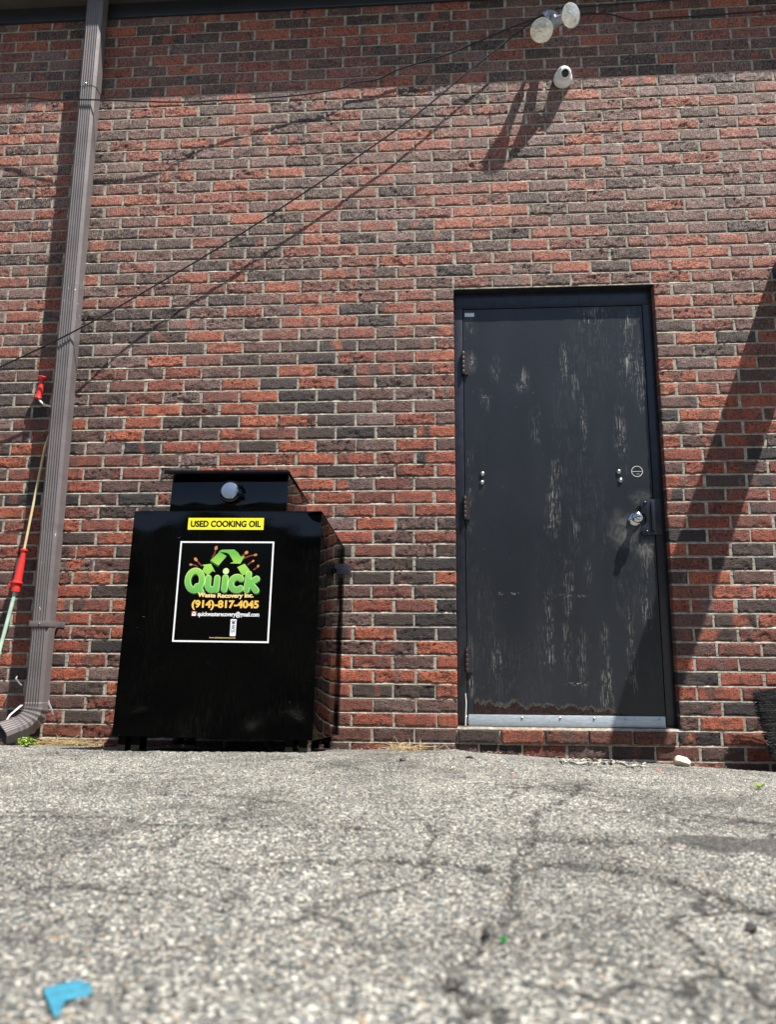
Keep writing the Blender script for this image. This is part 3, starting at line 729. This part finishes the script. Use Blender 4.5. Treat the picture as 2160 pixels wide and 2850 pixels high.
# body: front sheet is a fine grid so that it can be gently dished
m = MB()
T_b = .004
m.box((0, .002, 0), (BW, BD, BH - .004))
bo = bl(m, 'body', M['gloss2'], bevel=.003)
m = MB(); m.box((BW + .0002, BD - .006, .002), (BW + .0024, BD - .001, BH - .004)); bl(m, 'rear_flange', M['gloss'])
xs = np.linspace(.0, BW, 60); zs = np.linspace(0, BH, 70); X, Z = np.meshgrid(xs, zs)
edge_ = np.minimum(np.minimum(X, BW - X), np.minimum(Z, BH - Z)); k_ = np.clip(edge_ / .09, 0, 1)
dsh = (fbm(X * 2.4, Z * 2.1, 31, 2) - .5) * .011 * k_
dsh += .006 * np.exp(-(((X - .12) / .16)**2 + ((Z - .02) / .10)**2)) * k_ + .006 * np.exp(-(((X - .72) / .16)**2 + ((Z - .0) / .10)**2)) * k_
dsh += .010 * np.clip((X - .52) / .25, 0, 1)**2 * np.clip((Z - .70) / .18, 0, 1)**2
fm = grid_mesh('front_panel', np.stack([X, -.0015 + dsh * .6, Z], -1))
link('front_panel', fm, M['gloss'], bin_, smooth=True)
m = MB(); m.box((-.0015, -.003, BH - .003), (BW + .0015, BD, BH)); bl(m, 'top_plate', M['gloss'], bevel=.001)
# channel skids: four leg posts each with a web
for lx in (.02, BW - .105):
    for ly in (.012, BD - .092):
        m = MB(); m.box((lx, ly, -.055), (lx + .030, ly + .08, -.0005)); m.box((lx + .052, ly, -.055), (lx + .085, ly + .08, -.0005)); m.box((lx + .0305, ly + .05, -.04), (lx + .0515, ly + .08, -.0006))
        bl(m, 'leg', M['gloss'], bevel=.002)
# fill box with sloping lid
hx0, hz = B2(471, 1418, .06); hx1, _ = B2(797, 1424, .06); hx0b, hzt = B2(479, 1318, .06)
HB = hzt; y0, y1 = .06, .52
m = MB(); m.box((hx0, y0, BH + .0002), (hx1, y1, HB - .003)); m.v = [(x, y + (.007 if z > BH + .05 and y < .2 else 0), z) for x, y, z in m.v]; fb = bl(m, 'fill_box', M['gloss'], bevel=.002)
lx0, lz = B2(458, 1306, .03); lx1, _ = B2(803, 1306, .03)
m = MB(); m.box((lx0, .028, HB), (lx1, y1 + .03, HB + .004)); m.box((lx0, .0255, HB - .012), (lx1, .0275, HB + .004)); lid = bl(m, 'lid', M['gloss'], fb if False else bin_, bevel=.0008)
# chrome lock cap in a black collar
cx, cz = B2(637, 1360, .02)
Mloc = BM
m = MB(); m.lathe([(.050, 0), (.050, .014), (.047, .022), (.046, .028), (.041, .031), (.036, .031)], (cx, y0 + .004, cz - .006), (0, -1, 0), 40); cl = bl(m, 'lock_collar', M['gloss'], smooth=True, ang=40)
m = MB(); m.lathe([(.036, .026), (.036, .034), (.034, .0375), (.031, .0380), (0, .0380)], (cx, y0 + .004, cz - .006), (0, -1, 0), 40); bl(m, 'lock_cap', M['cap'], cl, smooth=True, ang=12)
m = MB(); m.box((cx + .034, y0 - .045, cz + .008), (cx + .052, y0 - .004, cz + .018)); m.box((cx + .038, y0 - .04, cz - .03), (cx + .052, y0 - .004, cz - .012)); bl(m, 'lock_lever', M['gloss'], cl, bevel=.002)
# side handle: folded plate on the right side
m = MB()
pr = [(0, 0), (.058, .0), (.062, -.004), (.062, -.020), (.068, -.024), (.068, -.044), (.010, -.046), (.010, -.024), (0, -.022)]
hz_ = .705
m.prism([(x, z) for x, z in pr], .11, Matrix(((1, 0, 0, BW + .0005), (0, 0, 1, .40), (0, 1, 0, hz_ + .04), (0, 0, 0, 1))))
bl(m, 'side_handle', M['frame'], bevel=.0012)
# ---- printing
def text_geo(s, offset=0.0, shear=0.0):
    cu = bpy.data.curves.new('txt', 'FONT'); cu.body = s; cu.size = 1; cu.offset = offset; cu.shear = shear; cu.resolution_u = 6
    ob = bpy.data.objects.new('txt', cu); COL.objects.link(ob)
    dg = bpy.context.evaluated_depsgraph_get(); dg.update()
    me = bpy.data.meshes.new_from_object(ob.evaluated_get(dg))
    v = np.empty(len(me.vertices) * 3); me.vertices.foreach_get('co', v); v = v.reshape(-1, 3)[:, :2]
    f = [tuple(p.vertices) for p in me.polygons]
    bpy.data.objects.remove(ob); bpy.data.curves.remove(cu); bpy.data.meshes.remove(me)
    return v, f
def put_text(name, s, box, y, mat, parent, offset=.0, shear=0, rot=0, arch=0, bold=0):
    v, f = text_geo(s, offset, shear)
    if rot: v = np.stack([-v[:, 1], v[:, 0]], -1)
    lo, hi = v.min(0), v.max(0); u = (v - lo) / (hi - lo)
    x0, z0, x1, z1 = box
    m = MB(); k = 0
    for dx, dz in ([(0, 0)] if not bold else [(0, 0), (bold, 0), (-bold, 0), (0, bold * .7), (0, -bold * .7), (bold * .7, bold * .5), (-bold * .7, bold * .5), (bold * .7, -bold * .5), (-bold * .7, -bold * .5)]):
        m.add([(x0 + a * (x1 - x0) + dx, y - k * 6e-6, z0 + b * (z1 - z0) + arch * (4 * (a - .5)**2 - 1) * -1 + dz) for a, b in u], f); k += 1
    return bl(m, name, mat, parent)
def pxbox(l, t, r, b):
    x0, z1 = B2(l, t); x1, z0 = B2(r, b); return [x0, z0, x1, z1]
yl = pxbox(525, 1442, 733, 1475)
m = MB(); m.box((yl[0], -.0032, yl[1]), (yl[2], -.0022, yl[3])); lab = bl(m, 'warning_label', M['yellow'])
tx = pxbox(533, 1450, 725, 1467); put_text('label_lettering', 'USED COOKING OIL', [yl[0] + .012, yl[1] + .0115, yl[2] - .012, yl[3] - .0115], -.0036, M['ink'], lab, .012, bold=.00105)
S = pxbox(503, 1507, 748, 1790)
m = MB(); m.box((S[0], -.0040, S[1]), (S[2], -.0030, S[3])); stk = bl(m, 'company_sticker', M['sticker'])
bw = .0062; m = MB(); yb_ = -.0044
for a in ((S[0], S[3] - bw, S[2], S[3]), (S[0], S[1], S[2], S[1] + bw), (S[0], S[1] + bw, S[0] + bw, S[3] - bw), (S[2] - bw, S[1] + bw, S[2], S[3] - bw)):
    m.add([(a[0], yb_, a[1]), (a[2], yb_, a[1]), (a[2], yb_, a[3]), (a[0], yb_, a[3])], [(0, 1, 2, 3)])
bl(m, 'sticker_border', M['white'], stk)
# sticker unit coordinates: u 0..1 left to right, v 0..1 top to bottom
def su(u, v): return S[0] + u * (S[2] - S[0]), S[3] - v * (S[3] - S[1])
def sbox(u0, v0, u1, v1):
    a = su(u0, v1); b = su(u1, v0); return [a[0], a[1], b[0], b[1]]
SW = S[2] - S[0]
def capsule_strokes(name, strokes, r, y, mat, parent):
    """rounded strokes (polylines in sticker units), each piece a hair nearer than the last"""
    m = MB(); k = 0
    for st in strokes:
        P = [Vector((*su(*p), 0)) for p in st]
        for i in range(len(P) - 1):
            a, b = P[i], P[i + 1]; d = (b - a); ln = d.length; d = d / ln if ln > 1e-9 else Vector((1, 0, 0)); nrm = Vector((-d.y, d.x, 0)); pts = []
            for j in range(9):
                an = math.pi / 2 + math.pi * j / 8; q = a + (d * math.cos(an) + nrm * math.sin(an)) * r; pts.append((q.x, y - k * 4e-6, q.y))
            for j in range(9):
                an = -math.pi / 2 + math.pi * j / 8; q = b + (d * math.cos(an) + nrm * math.sin(an)) * r; pts.append((q.x, y - k * 4e-6, q.y))
            m.add(pts, [tuple(range(18))]); k += 1
    return bl(m, name, mat, parent)
def arc(cx, cy, rx, ry, a0, a1, n=14):
    return [(cx + rx * math.cos(math.radians(a0 + (a1 - a0) * i / n)), cy + ry * math.sin(math.radians(a0 + (a1 - a0) * i / n))) for i in range(n + 1)]
# recycling arrows (flat print)
def poly(name, pts, y, mat, parent=stk):
    m = MB(); m.add([(*su(*p),) for p in pts], [tuple(range(len(pts)))]); m.v = [(x, y, z) for x, z in m.v]; return bl(m, name, mat, parent)
ar = []
poly('arrow', [(.335, .195), (.425, .105), (.50, .145), (.50, .155), (.425, .245)], -.0046, M['green'])
poly('arrow', [(.415, .105), (.45, .085), (.58, .082), (.625, .115), (.655, .155), (.70, .145), (.655, .225), (.545, .222), (.582, .205), (.53, .13), (.50, .115)], -.0048, M['green'])
poly('arrow_fold', [(.335, .198), (.425, .247), (.425, .262), (.335, .212)], -.0045, M['dgreen'])
poly('arrow', [(.25, .24), (.345, .228), (.395, .31), (.365, .30), (.32, .345), (.255, .30), (.275, .255)], -.0046, M['green'])
poly('arrow', [(.625, .26), (.70, .225), (.755, .285), (.72, .33), (.685, .345)], -.0046, M['green'])
# splashes
for (a, b, c, rr) in (((.35, .165), (.375, .125), (.385, .075), .009), ((.66, .15), (.69, .13), (.71, .115), .010), ((.69, .17), (.75, .145), (.80, .137), .007), ((.245, .25), (.22, .225), (.185, .19), .009), ((.20, .255), (.165, .24), (.135, .238), .007), ((.735, .235), (.76, .215), (.785, .20), .006), ((.80, .285), (.83, .265), (.842, .25), .007)):
    capsule_strokes('splash_stem', [[a, b, c]], .0026, -.0045, M['wine'], stk)
    capsule_strokes('splash_drop', [[c, (c[0] + (c[0] - b[0]) * .3, c[1] + (c[1] - b[1]) * .3)]], rr * .62, -.0047, M['splash'], stk)
# Quick
Q = [arc(.188, .395, .076, .096, 0, 360, 26), [(.215, .455), (.262, .508)]]
U = [[(.328, .37), (.326, .44)] , arc(.374, .445, .046, .042, 180, 0, 12), [(.423, .37), (.418, .485)]]
I = [[(.508, .365), (.504, .483)]]
Cc = [arc(.632, .423, .062, .064, -48, -312, 20)]
K = [[(.752, .325), (.738, .486)], [(.838, .375), (.752, .425)], [(.765, .415), (.838, .49)]]
DOT = [[(.510, .302), (.510, .3021)]]
al = Q + U + I + Cc + K
capsule_strokes('quick_shadow', [[(u + .006, v + .008) for u, v in s] for s in al], .0142, -.0050, M['dgreen'], stk)
capsule_strokes('quick_outline', al + DOT, .0123, -.0054, M['lime'], stk)
capsule_strokes('quick_lettering', al, .0098, -.0060, M['green'], stk)
capsule_strokes('quick_dot', DOT, .0125, -.0062, M['lime'], stk)
put_text('sticker_lettering', 'Waste Recovery Inc.', sbox(.235, .518, .815, .572), -.0066, M['cream'], stk, .01, 0, 0, -.0025, bold=.0009)
put_text('sticker_lettering', '(914)-817-4045', sbox(.178, .592, .872, .687), -.0050, M['gold'], stk, .015, bold=.0012)
put_text('sticker_lettering', 'quickwasterecovery@gmail.com', sbox(.245, .703, .885, .760), -.0050, M['white'], stk, .008, bold=.0004)
put_text('sticker_lettering', 'www.quickwasterecovery.com', sbox(.385, .947, .655, .966), -.0050, M['cream'], stk, .004)
e = sbox(.18, .706, .232, .746); m = MB(); m.add([(e[0], -.0050, e[1]), (e[2], -.0050, e[1]), (e[2], -.0050, e[3]), (e[0], -.0050, e[3])], [(0, 1, 2, 3)]); bl(m, 'envelope_icon', M['white'], stk)
ex, ez, fx, fz = e; mx = (ex + fx) / 2; wv = .0022
m = MB(); m.add([(ex, -.0053, ez), (ex + wv, -.0053, ez), (ex + wv, -.0053, fz - .004), (mx, -.0053, fz - .0085), (fx - wv, -.0053, fz - .004), (fx - wv, -.0053, ez), (fx, -.0053, ez), (fx, -.0053, fz), (mx, -.0053, fz - .0055), (ex, -.0053, fz)], [(0, 1, 2, 3, 8, 9), (3, 4, 5, 6, 7, 8)])
bl(m, 'envelope_mark', M['red'], stk)
t_ = sbox(.595, .775, .655, .938); m = MB(); m.add([(t_[0], -.0050, t_[1]), (t_[2], -.0050, t_[1]), (t_[2], -.0050, t_[3]), (t_[0], -.0050, t_[3])], [(0, 1, 2, 3)]); bl(m, 'scan_tag', M['white'], stk)
put_text('sticker_lettering', 'SCAN ME', [t_[0] + .004, t_[1] + .014, t_[2] - .004, t_[3] - .004], -.0053, M['ink'], stk, .012, 0, 1)

# ------------------------------------------------------------------ floodlight
fl = thing('floodlight', 'twin floodlight with two round ribbed lamps high on the wall', 'floodlight', (.546, 0, 3.95))
c0 = W(1530, 52, -.03)
m = MB(); m.lathe([(.054, 0), (.054, .035), (.050, .042), (.018, .046), (.016, .07), (.0, .072)], (c0.x, .004, c0.z), (0, -1, 0), 32); base = m.build('base', M['lampgrey'], fl, smooth=True, ang=40)
m = MB(); lp_ = W(1524, 40, -.05); R_ = Matrix.Rotation(math.radians(45), 3, 'Y')
m.box((-.013, -.004, -.013), (.013, .004, .013)); m.v = [tuple(R_ @ Vector(v) + Vector((c0.x - .012, -.046, c0.z + .012))) for v in m.v]; m.build('cover_plate', M['lampwhite'], base, bevel=.001)
for (lens_px, ly, dirv, sock) in (((1508, 84), -.195, Vector((-.10, -.88, -.47)), W(1500, 46, -.13)), ((1592, 42), -.185, Vector((.52, -.74, -.42)), W(1552, 14, -.10))):
    ctr = W(*lens_px, ly); d = dirv.normalized()
    hd = thing_part = None
    back = ctr - d * .125
    m = MB(); m.lathe([(.021, -.005), (.0235, 0), (.0235, .052), (.026, .056), (.026, .062)], back, d, 28); sk = m.build('socket', M['lampwhite'] if lens_px[0] < 1550 else M['lampgrey'], fl, smooth=True, ang=40)
    m = MB(); m.lathe([(.021, .060), (.026, .066), (.040, .082), (.053, .100), (.059, .113), (.0605, .119), (.059, .122)], back, d, 40); hd = m.build('lamp', M['glass'], fl, smooth=True, ang=40)
    m = MB(); m.lathe([(.0595, .1205), (.056, .1235), (.053, .1228), (.046, .1268), (.043, .1260), (.030, .1300), (.012, .1318), (0, .1320)], back, d, 40); m.build('lens', M['glass'], hd, smooth=True, ang=60)
    m = MB(); a_ = Vector((c0.x, -.06, c0.z + .005)); m.tube([a_, (a_ + back) / 2 + Vector((0, -.01, .006)), back], .011, 12); m.build('arm', M['lampgrey'], fl, smooth=True)

# ------------------------------------------------------------------ security camera
cc = W(1569, 212, -.03)
sc_ = thing('security_camera', 'white dome security camera below the floodlight', 'camera', (cc.x, 0, cc.z))
m = MB(); m.lathe([(.051, 0), (.051, .014), (.050, .018), (.046, .032), (.040, .040)], (cc.x, .002, cc.z), (0, -1, 0), 36); m.build('base', M['camwhite'], sc_, smooth=True, ang=40)
d = Vector((.06, -.80, -.55)).normalized(); bc = Vector((cc.x, -.044, cc.z + .002))
m = MB(); m.lathe([(.001, -.040), (.018, -.036), (.031, -.025), (.038, -.012), (.040, 0), (.038, .013), (.032, .024), (.027, .031), (.026, .040), (.0215, .042), (.0205, .036)], bc, d, 36); ey = m.build('shell', M['camwhite'], sc_, smooth=True, ang=40)
m = MB(); m.lathe([(.0205, .035), (.018, .0375), (.010, .039), (0, .0395)], bc, d, 28); m.build('lens', M['lens'], sc_, smooth=True, ang=60)

# ------------------------------------------------------------------ cables
def cable(name, pts, r, label):
    P = [W(px, py, y) for px, py, y in pts]; out = []
    for i in range(len(P) - 1):
        p0 = P[max(i-1, 0)]; p1 = P[i]; p2 = P[i+1]; p3 = P[min(i+2, len(P)-1)]
        for k in range(6):
            t = k / 6; out.append(.5 * ((2*p1) + (p2-p0)*t + (2*p0-5*p1+4*p2-p3)*t*t + (3*p1-p0-3*p2+p3)*t**3))
    out.append(P[-1]); m = MB(); m.tube(out, r, 8); o = m.build(name, M['cable'], None, smooth=True); tag(o, label, 'cable'); return o
cable('cable', [(-160, 282, -.10), (0, 276, -.10), (72, 272, -.105), (143, 278, -.115), (215, 277, -.124), (310, 279, -.122), (477, 284, -.11), (620, 279, -.07), (800, 268, -.045), (939, 248, -.04), (986, 230, -.03), (1053, 220, -.03), (1115, 191, -.035), (1254, 148, -.05), (1416, 80, -.06), (1487, 53, -.06), (1512, 40, -.05)], .0040, 'sagging black cable running level along the wall to the floodlight')
cable('cable', [(-200, 1112, -.13), (0, 1020.6, -.13), (200, 925, -.125), (418, 802, -.08), (700, 632, -.07), (1101, 363, -.065), (1320, 186, -.06), (1487, 57, -.055), (1515, 45, -.05)], .0042, 'taut black cable slanting down from the floodlight across the downspout')
cable('cable', [(1560, 40, -.03), (1618, 40, -.02), (1690, 38, -.02), (1735, 50, -.02), (1780, 57, -.018), (1830, 51, -.015), (1971, 43, -.015), (2160, 28, -.015), (2330, 16, -.015)], .0040, 'wavy black cable leaving the floodlight to the right')
cable('cable', [(1545, 24, -.03), (1618, 19, -.03), (1750, 9, -.03), (1900, -2, -.03), (2300, -30, -.03)], .0042, 'straight black cable above the wavy one at the top right')

# ------------------------------------------------------------------ crank handle tool behind the downspout
cr_ = thing('awning_crank', 'long awning crank with two red grips leaning behind the downspout', 'crank handle', tuple(W(45, 1640, -.085)))
pA = W(165, 1090, -.022); pB = W(124, 1244, -.040); pC = W(66, 1530, -.072)
m = MB(); m.tube([W(158, 1150, -.026), pB, pC], .0062, 10); m.build('upper_shaft', M['shaft'], cr_, smooth=True)
pD = W(41, 1648, -.086); pE = W(0, 1800, -.108); pF = W(-72, 2070, -.17)
m = MB(); m.tube([pD, pE, pF], .0092, 10); m.build('lower_shaft', M['shaftg'], cr_, smooth=True)
m = MB(); dv = (pD - pC).normalized(); ln = (pD - pC).length
prof = [(.012, -.004), (.017, 0), (.017, .006), (.012, .012), (.013, .05)]
for k in range(8): prof += [(.0155 + .0006 * k, .05 + (ln - .105) * k / 8), (.0165 + .0006 * k, .05 + (ln - .105) * (k + .5) / 8)]
prof += [(.021, ln - .054), (.0275, ln - .050), (.0275, ln - .044), (.021, ln - .040), (.0205, ln - .002), (.016, ln)]
m.lathe(prof, pC, dv, 20); lg = m.build('lower_grip', M['red'], cr_, smooth=True, ang=35)
sd0 = pC + dv * (ln - .03); m = MB(); m.box((sd0.x - .038, sd0.y - .012, sd0.z - .006), (sd0.x - .018, sd0.y + .006, sd0.z + .012)); m.box((sd0.x - .034, sd0.y - .012, sd0.z + .016), (sd0.x - .018, sd0.y + .006, sd0.z + .022)); m.build('clip', M['red'], lg, bevel=.002)
m = MB(); m.tube([W(165, 1150, -.026), W(160, 1137, -.03), W(136, 1130, -.04), W(121, 1126, -.045), W(110, 1116, -.047), W(107, 1105, -.047), W(111, 1085, -.047), W(115, 1066, -.047)], .0058, 10); m.build('crank_arm', M['crankw'], cr_, smooth=True)
uT = W(118, 1049, -.047); uB = W(105, 1110, -.047); dv = (uB - uT).normalized(); ln = (uB - uT).length
m = MB(); m.lathe([(.003, 0), (.024, .001), (.0265, .004), (.024, .008), (.012, .014), (.0105, .024), (.0135, ln * .45), (.0165, ln * .75), (.0165, ln - .01), (.019, ln - .004), (.017, ln)], uT, dv, 20)
ug = m.build('upper_grip', M['red'], cr_, smooth=True, ang=40)

# ------------------------------------------------------------------ blue bracket arm at the right edge
bk = thing('canopy_bracket', 'dark blue steel bracket arm sticking out of the wall at the right edge', 'bracket', (1.74, 0, 2.4))
m = MB(); m.box((1.632, -.72, 2.374), (1.862, -.001, 2.384)); m.box((1.632, -.72, 2.3845), (1.642, -.001, 2.444)); m.box((1.852, -.72, 2.3845), (1.862, -.001, 2.444)); m.build('arm', M['bluemetal'], bk, bevel=.002)

# ------------------------------------------------------------------ broom
br = thing('broom', 'black bristle broom leaning on the wall at the right edge', 'broom', (1.55, -.1, .02))
tl = W(2097, 1925, -.09); bl_ = W(2152, 2112, -.11)
m = MB(); m.box((1.56, -.15, .02), (1.61, -.06, .36)); m.build('block', M['twig'], br, bevel=.006)
m = MB()
for i in range(1500):
    t = random.random(); e = tl.lerp(bl_, t); e.y += random.uniform(-.035, .03); e.x += random.uniform(-.012, .03); e.z += random.gauss(0, .006)
    s = Vector((1.56, e.y * .6 - .042, .03 + .30 * (1 - t) + random.gauss(0, .006)))
    mid = s.lerp(e, .6) + Vector((0, random.gauss(0, .004), random.gauss(0, .005)))
    m.tube([s, mid, e], [.0015, .0013, .0009], 3, False)
m.build('bristles', M['bristle'], br)
m = MB(); m.tube([(1.60, -.105, .34), (1.86, -.05, 1.3)], .012, 12); m.build('handle', M['shaft'], br, smooth=True)

# ------------------------------------------------------------------ small things on the ground
def on(px, py, lift=0): p = G(px, py); p.z = float(gz(p.x, p.y)) + lift; return p
def blades(name, spots, n, ln, mat, flat, label, cat, r=.0015, kind='stuff'):
    m = MB()
    for (a, b, spread) in spots:
        p0 = a if isinstance(a, Vector) else None
        for i in range(n):
            t = random.random(); p = a.lerp(b, t) + Vector((random.gauss(0, spread), random.gauss(0, spread * .6), 0))
            p.y = min(p.y, -.008); p.z = float(gz(p.x, p.y))
            an = random.uniform(0, 2 * math.pi); l_ = ln * random.uniform(.4, 1.2); up = random.uniform(*flat)
            d = Vector((math.cos(an), math.sin(an) * .6 - .1, up)).normalized()
            q1 = p + d * l_ * .5 + Vector((0, 0, .002)); q2 = p + d * l_ + Vector((math.cos(an) * l_ * .3, 0, -abs(up) * l_ * .35 + .002))
            q1.y = min(q1.y, -.003); q2.y = min(q2.y, -.003)
            m.tube([p, q1, q2], [r, r * .9, r * .3], 3, False)
    o = m.build(name, mat, None); tag(o, label, cat, None, kind); return o
random.seed(3)
blades('dry_grass', [(on(95, 2062), on(260, 2068), .025)], 260, .085, M['straw'], (.05, .8), 'tangle of dry straw grass along the wall between downspout and container', 'dry grass')
blades('dry_grass', [(on(1085, 2088), on(1165, 2090), .015)], 90, .07, M['straw'], (.05, 1.0), 'small dry grass tuft at the wall foot left of the door', 'dry grass')
blades('dry_grass', [(on(10, 2066), on(95, 2068), .02)], 90, .06, M['deadleaf'], (.0, .35), 'brown dead stems under the downspout mouth', 'dry grass')
# tall bent straw by the door
m = MB(); m.tube([W(1088, 2088, -.03), W(1098, 2048, -.03), W(1116, 2084, -.04)], .0011, 4); tag(m.build('straw_stalk', M['straw']), 'tall bent straw standing at the dry tuft left of the door', 'straw')
m = MB(); m.tube([W(1212, 2086, -.02), W(1240, 2072, -.02), W(1256, 2094, -.03)], .0011, 4); tag(m.build('straw_stalk', M['straw']), 'low bent straw against the brick under the door frame corner', 'straw')
# green weed
wp = W(80, 2052, -.275); wp.z = float(gz(wp.x, wp.y)) + .002; m = MB()
for i in range(260):
    a = random.uniform(0, 2 * math.pi); rr = random.random()**.5; c = wp + Vector((math.cos(a) * rr * .045, math.sin(a) * rr * .03 - .02, .012 + .040 * random.random() * (1 - rr * .5)))
    s = random.uniform(.004, .008); u = Vector((random.gauss(0, 1), random.gauss(0, 1), random.gauss(0, .6))).normalized(); v = u.cross(Vector((random.gauss(0, 1), random.gauss(0, 1), 1))).normalized()
    m.add([c - u * s, c + v * s * .45, c + u * s, c - v * s * .45], [(0, 1, 2, 3)])
wd_ = thing('weed', 'bright green weed growing below the downspout mouth', 'weed', tuple(wp)); m.build('leaves', M['leaf'], wd_)
m = MB()
for k in range(14):
    a = random.uniform(0, 2 * math.pi); m.tube([wp + Vector((0, -.01, -.004)), wp + Vector((math.cos(a) * .025, math.sin(a) * .018 - .02, .022))], .001, 4)
m.build('stems', M['twig'], wd_)
p = on(2112, 2196); m = MB()
for k in range(9):
    a = k * 2.4; e = p + Vector((math.cos(a) * .022, math.sin(a) * .022, .010 + .008 * random.random())); s = Vector((-math.sin(a), math.cos(a), 0)) * .0035
    m.add([p, p.lerp(e, .55) + s + Vector((0, 0, .004)), e, p.lerp(e, .55) - s + Vector((0, 0, .004))], [(0, 1, 2, 3)])
tag(m.build('weed_sprout', M['leaf']), 'tiny green sprout in the asphalt near the broom', 'weed')
def pebble(name, p, sx, sy, sz, mat, label, cat, seed, group=None):
    bm = bmesh.new(); bmesh.ops.create_icosphere(bm, subdivisions=3, radius=1)
    rs = random.Random(seed); dirs = [(Vector((rs.gauss(0, 1), rs.gauss(0, 1), rs.gauss(0, 1))).normalized(), rs.uniform(.42, .8)) for _ in range(9)]
    for v in bm.verts:
        c = v.co.copy()
        for d, h in dirs:
            e = c.dot(d)
            if e > h: c -= d * (e - h) * .9
        v.co = Vector((c.x * sx, c.y * sy, c.z * sz))
    me = bpy.data.meshes.new(name); bm.to_mesh(me); bm.free()
    o = link(name, me, mat, smooth=True); me.set_sharp_from_angle(angle=math.radians(25)); o.location = (p.x, p.y, p.z + sz * .55); o.rotation_euler = (rs.uniform(-.3, .3), rs.uniform(-.3, .3), rs.uniform(0, 3)); tag(o, label, cat, group); return o
pebble('rock', on(1900, 2134), .034, .026, .030, M['stone'], 'pale chunk of stone at the wall foot right of the door', 'rock', 4)
pebble('glass_shard', on(1400, 2622), .0052, .004, .005, M['gglass'], 'bit of green glass on the asphalt beside a dark pebble', 'glass shard', 8)
pebble('pebble', on(1355, 2606), .009, .007, .006, M['dstone'], 'dark pebble on the asphalt next to the green glass', 'pebble', 9)
pebble('pebble', on(2090, 2592), .011, .008, .006, M['dstone'], 'dark flat pebble on the asphalt at the right edge', 'pebble', 10)
pebble('pebble', on(1275, 2745), .009, .007, .004, M['dstone'], 'dark pebble in the crack near the bottom of the photo', 'pebble', 12)
pebble('pebble', on(158, 2098), .011, .008, .006, M['dstone'], 'small dark pebble in front of the downspout', 'pebble', 13)
pebble('pebble', on(1121, 2117), .013, .01, .007, M['dstone'], 'small dark pebble left of the door near the dry grass', 'pebble', 14)
pebble('pebble', on(1307, 2110), .016, .009, .006, M['dstone'], 'black flat pebble in front of the door sill', 'pebble', 15)
pebble('plastic_scrap', on(1835, 2148), .011, .006, .003, M['red'], 'scrap of red plastic on the asphalt right of the door', 'scrap', 16)
pebble('plastic_scrap', on(1428, 2155), .006, .004, .002, M['red'], 'tiny red scrap on the asphalt in front of the door', 'scrap', 17)
# blue plastic flap, close to the camera
bp = on(190, 2762); k = .29 / 1000 * 1.1
def bpt(px, py, h): q = G(px, py); return Vector((q.x, q.y, float(gz(q.x, q.y)) + h))
outl = [(118, 2768), (135, 2752), (190, 2744), (216, 2742), (248, 2752), (256, 2764), (240, 2776), (208, 2784), (178, 2790), (168, 2800), (158, 2836), (146, 2828), (136, 2800)]
n = len(outl); top = [bpt(x, y + 8, .0035 + (.003 if i in (2, 3, 4) else 0) + (.0025 if i in (0, 9) else 0)) for i, (x, y) in enumerate(outl)]; m = MB()
ctr = sum(top, Vector()) / n + Vector((0, 0, .001))
m.add(top + [ctr], [(i, (i + 1) % n, n) for i in range(n)])
o = m.build('plastic_flap', M['blue'], None); s_ = o.modifiers.new('thick', 'SOLIDIFY'); s_.thickness = .0012
tag(o, 'bent piece of bright blue plastic on the asphalt near the camera', 'plastic piece')
# pale foam cord along the wall foot
m = MB()
for dy in (0, 6):
    pts = []
    for i in range(26):
        px = 1560 + i * 9.5; q = on(px, 2116 + dy + i * .5 + random.uniform(-3.5, 3.5) + 2 * math.sin(i * .37 + dy), .004); q.y = min(q.y, -.02); q.z = float(gz(q.x, q.y)) + .004 + .003 * random.random(); pts.append(q)
    m.tube(pts, [.0025 + .003 * random.random() for _ in pts], 6)
tag(m.build('foam_cord', M['foam'], None, smooth=True), 'dirty white cord of foam along the wall foot below the door', 'cord')
m = MB(); m.tube([W(1935, 2112, -.012), W(1940, 2124, -.03), W(1944, 2134, -.04)], .0022, 6); tag(m.build('stick', M['twig'], None, smooth=True), 'short dark stick leaning at the wall beside the pale stone', 'stick')
m = MB(); m.tube([W(1296, 2022, .026), W(1297, 1985, .028), W(1298, 1955, .030), W(1296, 1930, .032)], [.0035, .0032, .003, .0028], 8); tag(m.build('stick', M['tape'], None, smooth=True), 'thin pale stick standing in the door corner by the hinge side', 'stick')
m = MB()
for px, py, a in ((470, 2083, .2), (520, 2086, -.1), (560, 2088, .15), (1010, 2076, .1), (1060, 2079, -.05)):
    q = on(px, py, .003); m.tube([q, q + Vector((.035, .01, .003)), q + Vector((.075, -.006, .001))], .0016, 5)
tag(m.build('straw_litter', M['straw'], None), 'loose straws lying along the container foot', 'straw', None, 'stuff')

random.seed(12); m = MB()
for i in range(420):
    x = random.uniform(-2.4, 1.6); y = -.012 - abs(random.gauss(0, .035)); z = float(gz(x, y)) + .004 + random.random() * .006
    if random.random() > .35 + .65 * float(vnoise(np.array(x * 5.), np.array(2.), 4)): continue
    c = Vector((x, y, z)); sz = random.uniform(.004, .013); an = random.uniform(0, 6.28); u = Vector((math.cos(an), math.sin(an), random.gauss(0, .35))) * sz; v = Vector((-math.sin(an), math.cos(an), random.gauss(0, .35))) * sz * .45
    m.add([c - u, c - u * .3 + v, c + u * .5 + v * .8, c + u, c + u * .2 - v, c - u * .5 - v * .7], [(0, 1, 2, 3, 4, 5)])
tag(m.build('leaf_litter', M['deadleaf'], None), 'brown leaf crumbs and grit lying along the foot of the brick wall', 'leaf litter', None, 'stuff')
